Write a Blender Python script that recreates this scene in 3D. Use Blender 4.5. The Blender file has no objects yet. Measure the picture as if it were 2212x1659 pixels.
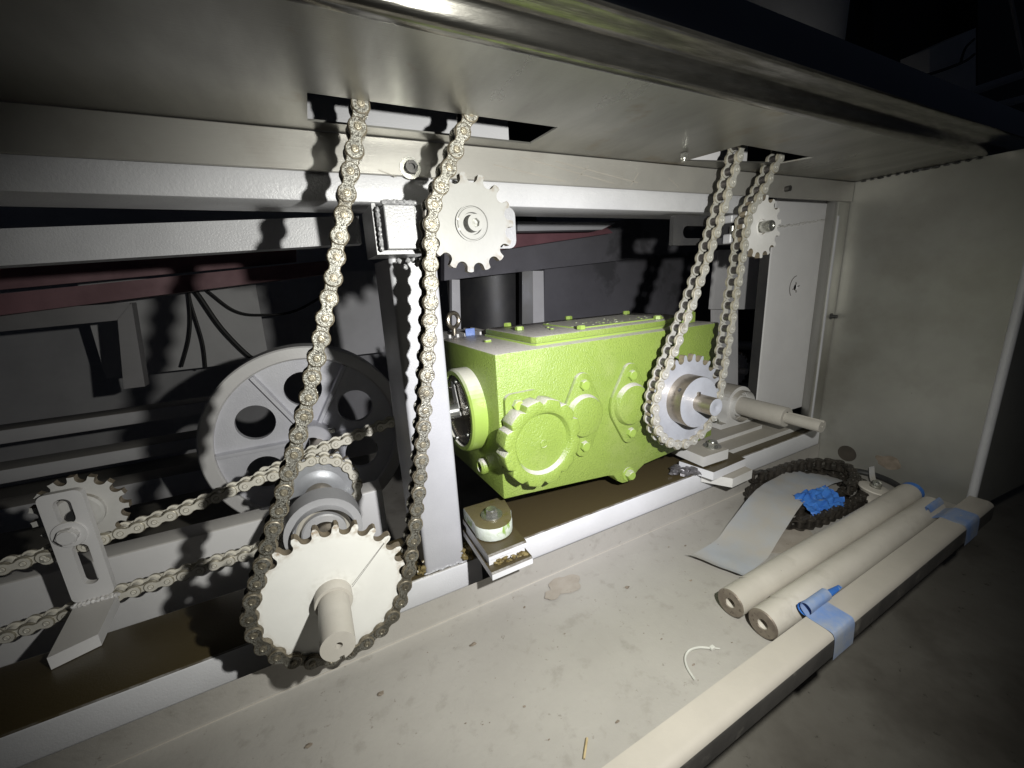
import bpy, bmesh, math, random
from mathutils import Vector, Matrix, noise
random.seed(4)
PI = math.pi
S = bpy.context.scene
COL = S.collection

# ------------------------------------------------------------------ camera
R = ((0.89546253, -0.44215575, -0.05143105), (-0.15291504, -0.19704385, -0.96839595), (0.41804766, 0.87502687, -0.24405765))
FPX = 889.9486
RIGHT, DOWN, FWD = Vector(R[0]), Vector(R[1]), Vector(R[2])
cam = bpy.data.cameras.new('camera')
cam.sensor_width = 36.0
cam.lens = 36.0 * FPX / 2212.0
cam.clip_start = 0.01
cam.clip_end = 100
cob = bpy.data.objects.new('camera', cam)
cob.matrix_world = Matrix((RIGHT, -DOWN, -FWD)).transposed().to_4x4()
COL.objects.link(cob)
S.camera = cob

def at(u, v, Y):
    """point of the depth plane Y seen at image position u, v (2212 wide)"""
    d = RIGHT * ((u - 1106) / FPX) + DOWN * ((v - 829.5) / FPX) + FWD
    return d * (Y / d.y)

# ------------------------------------------------------------------ light: a hand torch right of the camera
W = bpy.data.worlds.new('World')
S.world = W
W.use_nodes = True
W.node_tree.nodes['Background'].inputs[0].default_value = (0.55, 0.68, 1.0, 1)
W.node_tree.nodes['Background'].inputs[1].default_value = 0.006
S.view_settings.view_transform = 'Standard'
S.view_settings.look = 'None'
S.view_settings.gamma = 1
S.view_settings.exposure = 0
TORCH = Vector((0.225, 0.0, 0.045))
def torch(name, aim, power, size, blend, colour, radius):
    l = bpy.data.lights.new(name, 'SPOT')
    l.energy = power; l.spot_size = math.radians(size); l.spot_blend = blend
    l.color = colour; l.shadow_soft_size = radius
    o = bpy.data.objects.new(name, l)
    o.location = TORCH
    o.rotation_euler = (Vector(aim) - TORCH).to_track_quat('-Z', 'Y').to_euler()
    COL.objects.link(o)
    return o
AIM = (0.44, 0.67, -0.23)
torch('torch_hotspot', AIM, 31, 66, 1.0, (0.86, 0.865, 1.0), 0.009)
torch('torch_spill', AIM, 35, 127, 0.70, (1.0, 0.995, 0.925), 0.009)

# ------------------------------------------------------------------ materials
def mat(name, c1, c2=None, scale=12, rough=0.5, metal=0.0, bump=0.0, bscale=300, bdet=3, speck=None, speck_s=300, speck_t=0.6,
        top=None, top_amt=0.8, stretch=(1, 1, 1), rough_var=0.12, mixpos=(0.35, 0.65), blotch=None, blotch_s=9, blotch_t=0.62, blotch_w=0.06, detail=6, bdist=0.0012, bstretch=None, vor=0, scratch=None):
    m = bpy.data.materials.new(name); m.use_nodes = True
    nt = m.node_tree; N = nt.nodes; L = nt.links
    b = N['Principled BSDF']
    b.inputs['Roughness'].default_value = rough; b.inputs['Metallic'].default_value = metal
    g = N.new('ShaderNodeNewGeometry')
    def mapped(sc):
        if sc == (1, 1, 1): return g.outputs['Position']
        mp = N.new('ShaderNodeMapping'); mp.inputs['Scale'].default_value = sc
        L.new(g.outputs['Position'], mp.inputs[0]); return mp.outputs[0]
    pos = mapped(stretch)
    def nz(s, d=4, p=None, r=0.6):
        n = N.new('ShaderNodeTexNoise'); n.inputs['Scale'].default_value = s; n.inputs['Detail'].default_value = d
        n.inputs['Roughness'].default_value = r
        L.new(p or g.outputs['Position'], n.inputs['Vector']); return n.outputs[0]
    def ramp(v, a, bb):
        r = N.new('ShaderNodeMapRange'); r.inputs[1].default_value = a; r.inputs[2].default_value = bb
        L.new(v, r.inputs[0]); return r.outputs[0]
    def mix(f, a, bcol):
        x = N.new('ShaderNodeMix'); x.data_type = 'RGBA'
        if isinstance(f, float): x.inputs[0].default_value = f
        else: L.new(f, x.inputs[0])
        for i, c in ((6, a), (7, bcol)):
            if isinstance(c, tuple): x.inputs[i].default_value = (*c, 1)
            else: L.new(c, x.inputs[i])
        return x.outputs[2]
    n1 = nz(scale, detail, pos)
    col = mix(ramp(n1, *mixpos), c1, c2 or tuple(x * 0.82 for x in c1))
    if blotch:
        col = mix(ramp(nz(blotch_s, 5), blotch_t, blotch_t + blotch_w), col, blotch)
    if speck:
        col = mix(ramp(nz(speck_s, 3, r=0.7), speck_t, speck_t + 0.08), col, speck)
    if scratch:
        for k, (sx, sy, sz) in enumerate(((3, 40, 900), (30, 3, 500))):
            col = mix(ramp(nz(1.0, 2, mapped((sx, sy, sz))), 0.66, 0.70), col, scratch)
    rr = N.new('ShaderNodeMapRange'); rr.inputs[3].default_value = max(0.03, rough - rough_var); rr.inputs[4].default_value = min(1, rough + rough_var)
    L.new(n1, rr.inputs[0]); L.new(rr.outputs[0], b.inputs['Roughness'])
    if top:
        sp = N.new('ShaderNodeSeparateXYZ'); L.new(g.outputs['True Normal'], sp.inputs[0])
        mu = N.new('ShaderNodeMath'); mu.operation = 'MULTIPLY_ADD'; mu.inputs[1].default_value = 0.35; L.new(nz(40, 5), mu.inputs[0]); L.new(sp.outputs[2], mu.inputs[2])
        f = ramp(mu.outputs[0], 0.55, 0.95)
        mm = N.new('ShaderNodeMath'); mm.operation = 'MULTIPLY'; mm.inputs[1].default_value = top_amt; L.new(f, mm.inputs[0])
        col = mix(mm.outputs[0], col, top)
    L.new(col, b.inputs['Base Color'])
    if bump:
        bp = N.new('ShaderNodeBump'); bp.inputs['Strength'].default_value = min(1.0, bump); bp.inputs['Distance'].default_value = bdist
        if vor:
            v = N.new('ShaderNodeTexVoronoi'); v.inputs['Scale'].default_value = bscale; v.feature = 'SMOOTH_F1'
            L.new(g.outputs['Position'], v.inputs['Vector']); L.new(v.outputs['Distance'], bp.inputs['Height'])
        else:
            L.new(nz(bscale, bdet, mapped(bstretch) if bstretch else None), bp.inputs['Height'])
        L.new(bp.outputs[0], b.inputs['Normal'])
    return m

M = {}
M['white'] = mat('white_enamel', (0.42, 0.42, 0.44), (0.37, 0.37, 0.39), 7, 0.36, 0, 0.35, 420, speck=(0.14, 0.115, 0.09), speck_s=190, speck_t=0.72, rough_var=0.08)  # white darkened in the colour to hold back strong near torchlight
M['white_near_dimmed'] = mat('white_enamel_near_dimmed', (0.29, 0.29, 0.30), (0.25, 0.25, 0.26), 9, 0.34, 0, 0.5, 300, speck=(0.36, 0.36, 0.36), speck_s=260, speck_t=0.66)  # same white, darker still for parts closest to the torch
M['white_oily'] = mat('white_enamel_oily_top', (0.72, 0.72, 0.75), (0.64, 0.64, 0.66), 7, 0.34, 0, 0.3, 300, top=(0.050, 0.035, 0.009), top_amt=0.98, speck=(0.18, 0.14, 0.08), speck_s=230, speck_t=0.72, rough_var=0.12)  # brown top is oil; the white is lifted against torch falloff
M['white_dusty'] = mat('dusty_white_enamel', (0.66, 0.65, 0.64), (0.55, 0.54, 0.52), 9, 0.6, 0, 0.2, 380, top=(0.30, 0.27, 0.22), top_amt=0.8, speck=(0.14, 0.11, 0.09), speck_s=170, speck_t=0.73)
M['white_mid'] = mat('white_enamel_mid_lit', (0.56, 0.56, 0.58), (0.47, 0.47, 0.49), 7, 0.33, 0, 0.6, 300, speck=(0.16, 0.13, 0.10), speck_s=190, speck_t=0.73, rough_var=0.1)  # same white at middle brightness, its tone offsets torch falloff
M['white_far_lifted'] = mat('white_paint_far_lifted', (0.80, 0.79, 0.80), (0.72, 0.71, 0.72), 5, 0.5, 0, 0.1, 200, top=(0.5, 0.47, 0.42), top_amt=0.6)  # white lifted for far parts, light falloff evened out in the colour
M['ch_clean'] = mat('clean_chain_plate', (0.80, 0.77, 0.69), (0.70, 0.67, 0.60), 70, 0.42, 0.1, 0.2, 300, speck=(0.35, 0.32, 0.25), speck_s=330, speck_t=0.68)
M['grey_shade'] = mat('grey_undercoat', (0.34, 0.33, 0.34), (0.25, 0.245, 0.25), 4, 0.6, 0, 0.1, 200)
M['grey_dim'] = mat('grey_enamel', (0.74, 0.73, 0.75), (0.62, 0.61, 0.63), 4, 0.6, 0, 0.1, 200, top=(0.26, 0.23, 0.18), top_amt=0.7)
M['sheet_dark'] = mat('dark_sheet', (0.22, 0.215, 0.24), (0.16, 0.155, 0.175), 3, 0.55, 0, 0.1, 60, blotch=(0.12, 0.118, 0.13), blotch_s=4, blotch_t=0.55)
M['steel'] = mat('brushed_stainless', (0.36, 0.355, 0.325), (0.27, 0.265, 0.245), 3.0, 0.33, 0.86, 0.16, 1.0, 3, stretch=(4, 1.2, 1), bstretch=(25, 900, 900), blotch=(0.27, 0.235, 0.18), blotch_s=5, blotch_t=0.58, speck=(0.12, 0.10, 0.08), speck_s=90, speck_t=0.745, rough_var=0.16)
M['steel_side'] = mat('dull_stainless', (0.40, 0.395, 0.365), (0.29, 0.287, 0.265), 2.2, 0.42, 0.55, 0.14, 1.0, 3, bstretch=(900, 900, 20), blotch=(0.26, 0.25, 0.22), blotch_s=4, blotch_t=0.50, blotch_w=0.25, speck=(0.10, 0.085, 0.07), speck_s=60, speck_t=0.72)
M['steel_lip'] = mat('polished_stainless', (0.30, 0.29, 0.265), (0.16, 0.155, 0.14), 5, 0.20, 0.97, 0.12, 1.0, 4, bstretch=(40, 500, 60), stretch=(5, 30, 30), rough_var=0.10)
M['steel_face'] = mat('mirror_stainless', (0.34, 0.36, 0.42), (0.28, 0.30, 0.35), 6, 0.13, 1.0, 0.05, 1.0, 3, bstretch=(30, 300, 60), rough_var=0.05)
M['angle'] = mat('scratched_steel_bar', (0.37, 0.36, 0.335), (0.30, 0.29, 0.27), 5, 0.42, 0.40, 0.12, 1.0, 3, bstretch=(20, 600, 700), blotch=(0.29, 0.275, 0.25), blotch_s=11, blotch_t=0.56, blotch_w=0.2, speck=(0.20, 0.175, 0.15), speck_s=80, speck_t=0.70)
M['pan'] = mat('dusty_pan', (0.372, 0.354, 0.328), (0.338, 0.321, 0.297), 8, 0.62, 0, 0.5, 110, 6, blotch=(0.305, 0.288, 0.263), blotch_s=36, blotch_t=0.56, blotch_w=0.14, speck=(0.235, 0.215, 0.19), speck_s=75, speck_t=0.66)
M['stain'] = mat('oil_stain', (0.30, 0.265, 0.225), (0.365, 0.33, 0.29), 30, 0.5, 0, 0.2, 120, speck=(0.15, 0.12, 0.10), speck_s=120, speck_t=0.66)
M['scuff'] = mat('grey_scuff', (0.27, 0.25, 0.22), None, 30, 0.6)
M['spot'] = mat('dark_spot', (0.035, 0.03, 0.024), (0.06, 0.05, 0.04), 40, 0.6)
M['grit'] = mat('dark_grit', (0.16, 0.13, 0.10), (0.24, 0.20, 0.16), 60, 0.7)
M['rail'] = mat('dusty_cream_rail', (0.468, 0.433, 0.383), (0.399, 0.370, 0.327), 6, 0.5, 0, 0.15, 150, speck=(0.25, 0.21, 0.17), speck_s=90, speck_t=0.72)
M['rail_front'] = mat('dark_rail_front', (0.15, 0.14, 0.13), (0.09, 0.085, 0.08), 14, 0.5, 0.5, 0.3, 90, 5, blotch=(0.30, 0.28, 0.245), blotch_s=20, blotch_t=0.58, blotch_w=0.15)  # front face of the rail, darker than its cream top
M['wrap'] = mat('dusty_film_wrap', (0.56, 0.525, 0.47), (0.46, 0.43, 0.38), 7, 0.6, 0, 0.4, 40, 5, blotch=(0.42, 0.39, 0.34), blotch_s=11, blotch_t=0.58, blotch_w=0.15, speck=(0.20, 0.17, 0.14), speck_s=80, speck_t=0.70)
M['bar_end'] = mat('cut_steel_end', (0.25, 0.215, 0.175), (0.17, 0.14, 0.115), 40, 0.5, 0.4, 0.5, 90, 5, speck=(0.09, 0.07, 0.055), speck_s=140, speck_t=0.6)
M['green'] = mat('green_hammer_paint', (0.25, 0.335, 0.068), (0.205, 0.285, 0.054), 4, 0.36, 0, 1.0, 330, 2, bdist=0.0018, top=(0.50, 0.475, 0.43), top_amt=1.0, rough_var=0.06, speck=(0.155, 0.225, 0.04), speck_s=340, speck_t=0.57, blotch=(0.285, 0.345, 0.11), blotch_s=6, blotch_t=0.54, blotch_w=0.25)
M['green_smooth'] = mat('green_smooth_paint', (0.27, 0.375, 0.075), (0.24, 0.34, 0.065), 5, 0.36, 0, 0.2, 300, top=(0.52, 0.50, 0.44), top_amt=0.95)
M['nickel'] = mat('dusty_zinc', (0.513, 0.531, 0.576), (0.432, 0.441, 0.477), 30, 0.42, 0.35, 0.15, 400, speck=(0.25, 0.25, 0.28), speck_s=150, speck_t=0.70)
M['turned'] = mat('turned_steel', (0.42, 0.37, 0.30), (0.33, 0.29, 0.23), 20, 0.30, 0.9, 0.1, 1.0, 2, bstretch=(60, 1400, 60))
M['shaft'] = mat('dusty_shaft', (0.459, 0.435, 0.394), (0.410, 0.385, 0.344), 20, 0.55, 0, 0.15, 350)
M['plate_white'] = mat('sprocket_paint_dimmed', (0.262, 0.26, 0.25), (0.235, 0.233, 0.225), 14, 0.48, 0, 0.1, 200, speck=(0.17, 0.14, 0.11), speck_s=110, speck_t=0.72)  # white sprocket paint, darkened in the colour against strong near light
M['plate_front'] = mat('sprocket_paint_lifted', (0.72, 0.715, 0.69), (0.67, 0.665, 0.64), 14, 0.5, 0, 0.08, 200, speck=(0.34, 0.30, 0.24), speck_s=110, speck_t=0.75)  # same sprocket paint, lifted in the colour to make up for weaker light
M['tooth'] = mat('worn_tooth', (0.34, 0.28, 0.20), (0.20, 0.17, 0.13), 60, 0.5, 0.4, 0.3, 200)
M['zinc'] = mat('bright_zinc_bolt', (0.62, 0.62, 0.58), (0.5, 0.5, 0.46), 40, 0.25, 0.9, 0.1, 200)
M['black_bolt'] = mat('black_oxide', (0.05, 0.05, 0.05), (0.09, 0.085, 0.08), 60, 0.4, 0.6, 0.1, 200)
M['cast'] = mat('cast_grey', (0.716, 0.716, 0.769), (0.608, 0.608, 0.661), 10, 0.5, 0.1, 0.5, 260, 3, speck=(0.30, 0.30, 0.34), speck_s=210, speck_t=0.68)
M['rim'] = mat('cast_rim', (0.728, 0.714, 0.714), (0.658, 0.644, 0.644), 8, 0.5, 0.1, 0.2, 200)
M['maroon'] = mat('maroon_primer', (0.25, 0.115, 0.135), (0.18, 0.08, 0.095), 8, 0.55, 0, 0.1, 120)
M['rubber'] = mat('black_rubber', (0.018, 0.018, 0.02), (0.03, 0.03, 0.03), 30, 0.5)
M['tape_blue'] = mat('blue_masking_tape', (0.035, 0.14, 0.52), (0.05, 0.20, 0.60), 30, 0.55, 0, 0.5, 60, 5, blotch=(0.30, 0.40, 0.50), blotch_s=50, blotch_t=0.60)
M['tape_dusty'] = mat('dusty_masking_tape', (0.378, 0.405, 0.450), (0.414, 0.387, 0.351), 9, 0.7, 0, 0.2, 60, 5)
M['tape_dust_blue'] = mat('dusty_blue_tape', (0.17, 0.27, 0.52), (0.33, 0.36, 0.42), 22, 0.6, 0, 0.35, 60, 5)
M['concrete'] = mat('concrete', (0.33, 0.31, 0.27), (0.27, 0.25, 0.215), 5, 0.75, 0, 0.4, 60, 6, blotch=(0.18, 0.163, 0.138), blotch_s=3.0, blotch_t=0.50, blotch_w=0.2, speck=(0.10, 0.09, 0.075), speck_s=40, speck_t=0.67)
M['dark'] = mat('dark_steel', (0.05, 0.05, 0.055), (0.08, 0.078, 0.075), 8, 0.45, 0.4)
M['void'] = mat('dark_wall', (0.035, 0.035, 0.037), (0.05, 0.048, 0.046), 2, 0.8)
M['tie'] = mat('white_nylon', (0.62, 0.62, 0.58), None, 30, 0.4)
M['straw'] = mat('wood_splinter', (0.52, 0.42, 0.24), (0.40, 0.31, 0.17), 80, 0.6)
M['dial'] = mat('dial_face', (0.10, 0.085, 0.065), (0.15, 0.125, 0.09), 25, 0.25, 0.7)
M['dial_mark'] = mat('dial_mark', (0.62, 0.50, 0.38), None, 30, 0.4, 0.3)
M['weld'] = mat('weld_spatter', (0.16, 0.15, 0.15), (0.28, 0.27, 0.29), 60, 0.4, 0.7, 0.5, 150)
M['dirt'] = mat('oily_dirt', (0.10, 0.072, 0.025), (0.24, 0.19, 0.085), 120, 0.28, 0, 0.7, 150)
M['ch_old'] = mat('dusty_chain_plate', (0.285, 0.278, 0.25), (0.22, 0.215, 0.19), 30, 0.36, 0.5, 0.85, 560, 2, speck=(0.05, 0.044, 0.034), speck_s=430, speck_t=0.505, rough_var=0.15, blotch=(0.13, 0.118, 0.092), blotch_s=16, blotch_t=0.58)
M['ch_pin'] = mat('dusty_chain_pin', (0.323, 0.297, 0.230), (0.238, 0.212, 0.162), 120, 0.35, 0.5, 0.5, 500, speck=(0.07, 0.055, 0.04), speck_s=500, speck_t=0.58)
M['ch_roll'] = mat('dark_chain_roller', (0.07, 0.065, 0.065), (0.11, 0.10, 0.095), 60, 0.35, 0.6)
M['ch_cream'] = mat('cream_chain_plate', (0.53, 0.52, 0.475), (0.42, 0.41, 0.37), 70, 0.40, 0.25, 0.3, 300, speck=(0.20, 0.18, 0.145), speck_s=330, speck_t=0.62, blotch=(0.30, 0.28, 0.235), blotch_s=30, blotch_t=0.62)
M['ch_edge_old'] = mat('grimy_chain_edge', (0.10, 0.085, 0.06), (0.22, 0.19, 0.14), 150, 0.4, 0.3)
M['ch_edge'] = mat('worn_chain_edge', (0.30, 0.27, 0.21), (0.42, 0.39, 0.31), 120, 0.4, 0.3)
M['ch_oil'] = mat('oily_chain', (0.032, 0.028, 0.024), (0.065, 0.056, 0.047), 60, 0.38, 0.4, 0.4, 300)
M['foot'] = mat('chipped_foot_paint', (0.62, 0.66, 0.62), (0.50, 0.55, 0.44), 40, 0.4, 0, 0.6, 260, 3, top=(0.09, 0.07, 0.02), top_amt=0.95, blotch=(0.22, 0.34, 0.07), blotch_s=28, blotch_t=0.56)
M['tag'] = mat('blue_tag', (0.10, 0.17, 0.42), (0.2, 0.27, 0.5), 60, 0.5)
M['ink'] = mat('scribed_line', (0.10, 0.09, 0.08), None, 30, 0.7)

def add_layer(m, factor, colour):
    """lay a further colour over a material's base colour; factor(nodes, links) gives the mask socket"""
    nt = m.node_tree; N, L = nt.nodes, nt.links; b = N['Principled BSDF']
    old = b.inputs['Base Color'].links[0].from_socket
    x = N.new('ShaderNodeMix'); x.data_type = 'RGBA'; L.new(factor(N, L), x.inputs[0]); L.new(old, x.inputs[6]); x.inputs[7].default_value = (*colour, 1)
    L.new(x.outputs[2], b.inputs['Base Color'])
def worn_rim(c, r0, r1, gain):
    def f(N, L):
        g = N.new('ShaderNodeNewGeometry'); d = N.new('ShaderNodeVectorMath'); d.operation = 'DISTANCE'; d.inputs[1].default_value = c; L.new(g.outputs['Position'], d.inputs[0])
        n = N.new('ShaderNodeTexNoise'); n.inputs['Scale'].default_value = 130; n.inputs['Detail'].default_value = 5; L.new(g.outputs['Position'], n.inputs['Vector'])
        a = N.new('ShaderNodeMapRange'); a.inputs[1].default_value = r0; a.inputs[2].default_value = r1; L.new(d.outputs['Value'], a.inputs[0])
        b = N.new('ShaderNodeMapRange'); b.inputs[1].default_value = 0.42; b.inputs[2].default_value = 0.68; L.new(n.outputs[0], b.inputs[0])
        m = N.new('ShaderNodeMath'); m.operation = 'MULTIPLY'; L.new(a.outputs[0], m.inputs[0]); L.new(b.outputs[0], m.inputs[1])
        k = N.new('ShaderNodeMath'); k.operation = 'MULTIPLY'; k.inputs[1].default_value = gain; L.new(m.outputs[0], k.inputs[0]); return k.outputs[0]
    return f
def oil_below(z0, z1, gain):
    def f(N, L):
        g = N.new('ShaderNodeNewGeometry'); sp = N.new('ShaderNodeSeparateXYZ'); L.new(g.outputs['Position'], sp.inputs[0])
        n = N.new('ShaderNodeTexNoise'); n.inputs['Scale'].default_value = 45; n.inputs['Detail'].default_value = 4; L.new(g.outputs['Position'], n.inputs['Vector'])
        a = N.new('ShaderNodeMapRange'); a.inputs[1].default_value = z0; a.inputs[2].default_value = z1; L.new(sp.outputs[2], a.inputs[0])
        b = N.new('ShaderNodeMapRange'); b.inputs[1].default_value = 0.30; b.inputs[2].default_value = 0.60; L.new(n.outputs[0], b.inputs[0])
        m = N.new('ShaderNodeMath'); m.operation = 'MULTIPLY'; L.new(a.outputs[0], m.inputs[0]); L.new(b.outputs[0], m.inputs[1])
        k = N.new('ShaderNodeMath'); k.operation = 'MULTIPLY'; k.inputs[1].default_value = gain; L.new(m.outputs[0], k.inputs[0]); return k.outputs[0]
    return f
add_layer(M['plate_front'], worn_rim((-0.0289, 0.57, -0.4234), 0.086, 0.104, 0.9), (0.27, 0.19, 0.11))
add_layer(M['plate_front'], worn_rim((-0.0289, 0.57, -0.4234), 0.045, 0.022, 0.45), (0.42, 0.40, 0.36))
add_layer(M['plate_white'], worn_rim((0.2230, 0.57, 0.0792), 0.050, 0.064, 0.9), (0.13, 0.095, 0.06))
add_layer(M['ch_old'], oil_below(-0.24, -0.44, 0.85), (0.085, 0.078, 0.062))
add_layer(M['ch_pin'], oil_below(-0.24, -0.44, 0.85), (0.06, 0.052, 0.04))

# ------------------------------------------------------------------ mesh helpers
class MB:
    def __init__(s): s.bm = bmesh.new(); s.mi = 0
    def face(s, vs):
        try: f = s.bm.faces.new(vs); f.material_index = s.mi; return f
        except ValueError: return None
    def box(s, c, size, M4=None, bevel=0.0, seg=1):
        b = bmesh.new(); bmesh.ops.create_cube(b, size=1)
        bmesh.ops.scale(b, vec=size, verts=b.verts)
        if bevel: bmesh.ops.bevel(b, geom=b.edges[:], offset=bevel, segments=seg, affect='EDGES', profile=0.5)
        bmesh.ops.translate(b, vec=c, verts=b.verts)
        if M4 is not None: bmesh.ops.transform(b, matrix=M4, verts=b.verts)
        s.add(b); return s
    def add(s, b):
        mp = {v: s.bm.verts.new(v.co) for v in b.verts}
        for f in b.faces: s.face([mp[v] for v in f.verts])
        b.free()
    def lathe(s, prof, O, A, n=32, close=False):
        """prof: (radius, distance along A) pairs"""
        A = Vector(A).normalized(); U = A.orthogonal().normalized(); V = A.cross(U); O = Vector(O)
        rings = []
        for r, h in prof:
            if r < 1e-6: rings.append([s.bm.verts.new(O + A * h)])
            else: rings.append([s.bm.verts.new(O + A * h + (U * math.cos(2 * PI * k / n) + V * math.sin(2 * PI * k / n)) * r) for k in range(n)])
        pr = list(zip(rings, rings[1:]))
        if close: pr.append((rings[-1], rings[0]))
        for a, b in pr:
            for k in range(n):
                k2 = (k + 1) % n
                if len(a) == 1 and len(b) == 1: continue
                if len(a) == 1: s.face([a[0], b[k2], b[k]])
                elif len(b) == 1: s.face([a[k], a[k2], b[0]])
                else: s.face([a[k], a[k2], b[k2], b[k]])
        return s
    def cyl(s, p0, p1, r, r1=None, n=24, ch=0.0):
        p0, p1 = Vector(p0), Vector(p1); h = (p1 - p0).length; r1 = r if r1 is None else r1
        pf = [(0, 0), (r - ch, 0), (r, ch), (r1, h - ch), (r1 - ch, h), (0, h)] if ch else [(0, 0), (r, 0), (r1, h), (0, h)]
        return s.lathe(pf, p0, p1 - p0, n)
    def plate(s, outer, holes, F, d0, d1, ch=0.0):
        """flat plate: outline and holes in the (u, v) plane of frame F, between depths d0 and d1 along its third axis"""
        b = bmesh.new(); E = []; loops = []
        for lp in [outer] + list(holes):
            vs = [b.verts.new((x, y, 0)) for x, y in lp]
            loops.append(vs); E += [b.edges.new((vs[i], vs[(i + 1) % len(vs)])) for i in range(len(vs))]
        bmesh.ops.triangle_fill(b, edges=E, use_beauty=True)
        b.verts.index_update()
        V = [v.co.copy() for v in b.verts]; Fs = [[v.index for v in f.verts] for f in b.faces]
        L = [[v.index for v in l] for l in loops]; b.free()
        O, U, Vv, Wd = F
        P = lambda c, d: s.bm.verts.new(O + U * c.x + Vv * c.y + Wd * d)
        bot = [P(c, d0) for c in V]; top = [P(c, d1) for c in V]
        for f in Fs: s.face([top[i] for i in f]); s.face([bot[i] for i in reversed(f)])
        for l in L:
            for i in range(len(l)):
                a, c = l[i], l[(i + 1) % len(l)]; s.face([bot[a], bot[c], top[c], top[a]])
        return s
    def tube(s, pts, r, n=8):
        pts = [Vector(p) for p in pts]; rings = []
        up = None
        for i, p in enumerate(pts):
            t = (pts[min(i + 1, len(pts) - 1)] - pts[max(i - 1, 0)]).normalized()
            if up is None: up = t.orthogonal().normalized()
            up = (up - t * up.dot(t)).normalized(); v = t.cross(up)
            rings.append([s.bm.verts.new(p + (up * math.cos(2 * PI * k / n) + v * math.sin(2 * PI * k / n)) * r) for k in range(n)])
        for a, b in zip(rings, rings[1:]):
            for k in range(n): s.face([a[k], a[(k + 1) % n], b[(k + 1) % n], b[k]])
        s.face(rings[0][::-1]); s.face(rings[-1]); return s
    def extrude(s, prof, p0, p1, U, V, close=True):
        """profile (u, v) swept straight from p0 to p1"""
        p0, p1, U, V = Vector(p0), Vector(p1), Vector(U), Vector(V)
        a = [s.bm.verts.new(p0 + U * x + V * y) for x, y in prof]; b = [s.bm.verts.new(p1 + U * x + V * y) for x, y in prof]
        n = len(prof)
        for k in range(n if close else n - 1): s.face([a[k], a[(k + 1) % n], b[(k + 1) % n], b[k]])
        if close: s.face(a[::-1]); s.face(b)
        return s
    def slab(s, q, d):
        """four corner points and a thickness vector"""
        d = Vector(d); a = [s.bm.verts.new(Vector(p)) for p in q]; b = [s.bm.verts.new(Vector(p) + d) for p in q]
        s.face(a); s.face(b[::-1])
        for k in range(4): s.face([a[k], b[k], b[(k + 1) % 4], a[(k + 1) % 4]])
        return s
    def blob(s, c, r, seed=0, sq=(1, 1, 1), amp=0.5, sub=2):
        b = bmesh.new(); bmesh.ops.create_icosphere(b, subdivisions=sub, radius=1)
        for v in b.verts:
            k = 1 + amp * noise.noise(v.co * 1.7 + Vector((seed * 3.1, seed, 0)))
            v.co = Vector((v.co.x * sq[0], v.co.y * sq[1], v.co.z * sq[2])) * (r * k) + Vector(c)
        s.add(b); return s
    def mesh(s, name, mats, angle=35):
        bmesh.ops.recalc_face_normals(s.bm, faces=s.bm.faces)
        me = bpy.data.meshes.new(name); s.bm.to_mesh(me); s.bm.free()
        for m in (mats if isinstance(mats, (list, tuple)) else [mats]): me.materials.append(M[m])
        for p in me.polygons: p.use_smooth = True
        me.set_sharp_from_angle(angle=math.radians(angle))
        return me
    def build(s, name, mats, parent=None, loc=(0, 0, 0), angle=35):
        return link(name, s.mesh(name, mats, angle), parent, loc)

def link(name, me, parent=None, loc=(0, 0, 0), rot=None):
    o = bpy.data.objects.new(name, me); COL.objects.link(o); o.location = loc
    if rot is not None: o.rotation_euler = rot
    if parent:
        o.parent = parent
        r = parent
        off = Vector((0, 0, 0))
        while r: off += r.location; r = r.parent
        if me is not None and not getattr(link, 'local', False): o.location = Vector(loc) - off
    return o

def tag(o, label, cat, group=None):
    o['label'] = label; o['category'] = cat
    if group: o['group'] = group
    return o
def thing(name, label, cat, loc=(0, 0, 0), group=None):
    o = bpy.data.objects.new(name, None); o.empty_display_size = 0.02; COL.objects.link(o); o.location = loc
    return tag(o, label, cat, group)
def structure(o): o['kind'] = 'structure'; return o

X, Y, Z = Vector((1, 0, 0)), Vector((0, 1, 0)), Vector((0, 0, 1))
def circle(cx, cy, r, n=24, a0=0.0): return [(cx + r * math.cos(a0 + 2 * PI * k / n), cy + r * math.sin(a0 + 2 * PI * k / n)) for k in range(n)]
def rrect(x0, y0, x1, y1, r, n=5):
    o = []
    for cx, cy, a in ((x1 - r, y1 - r, 0), (x0 + r, y1 - r, 90), (x0 + r, y0 + r, 180), (x1 - r, y0 + r, 270)):
        o += [(cx + r * math.cos(math.radians(a + 90 * k / n)), cy + r * math.sin(math.radians(a + 90 * k / n))) for k in range(n + 1)]
    return o
def hexagon(r, a=0.0): return circle(0, 0, r, 6, a)
def front(O): return (Vector(O), X, Z, -Y)          # a frame facing the camera side
PITCH = 0.0254
def sprocket_outline(n, phase, rr=0.0082, tip=None):
    Rp = PITCH / (2 * math.sin(PI / n)); Rt = tip or Rp + 0.0078; o = []
    for k in range(n):
        a = phase + 2 * PI * k / n
        cx, cy = Rp * math.cos(a), Rp * math.sin(a)
        for j in range(9):                        # seat of the roller
            b = a + PI + math.radians(66 - 132 * j / 8)
            o.append((cx + rr * math.cos(b), cy + rr * math.sin(b)))
        h = PI / n
        for rad, t in ((Rp + 0.0035, 0.66), (Rt, 0.86), (Rt, 1.14), (Rp + 0.0035, 1.34)):
            o.append((rad * math.cos(a + h * t), rad * math.sin(a + h * t)))
    return o
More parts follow.
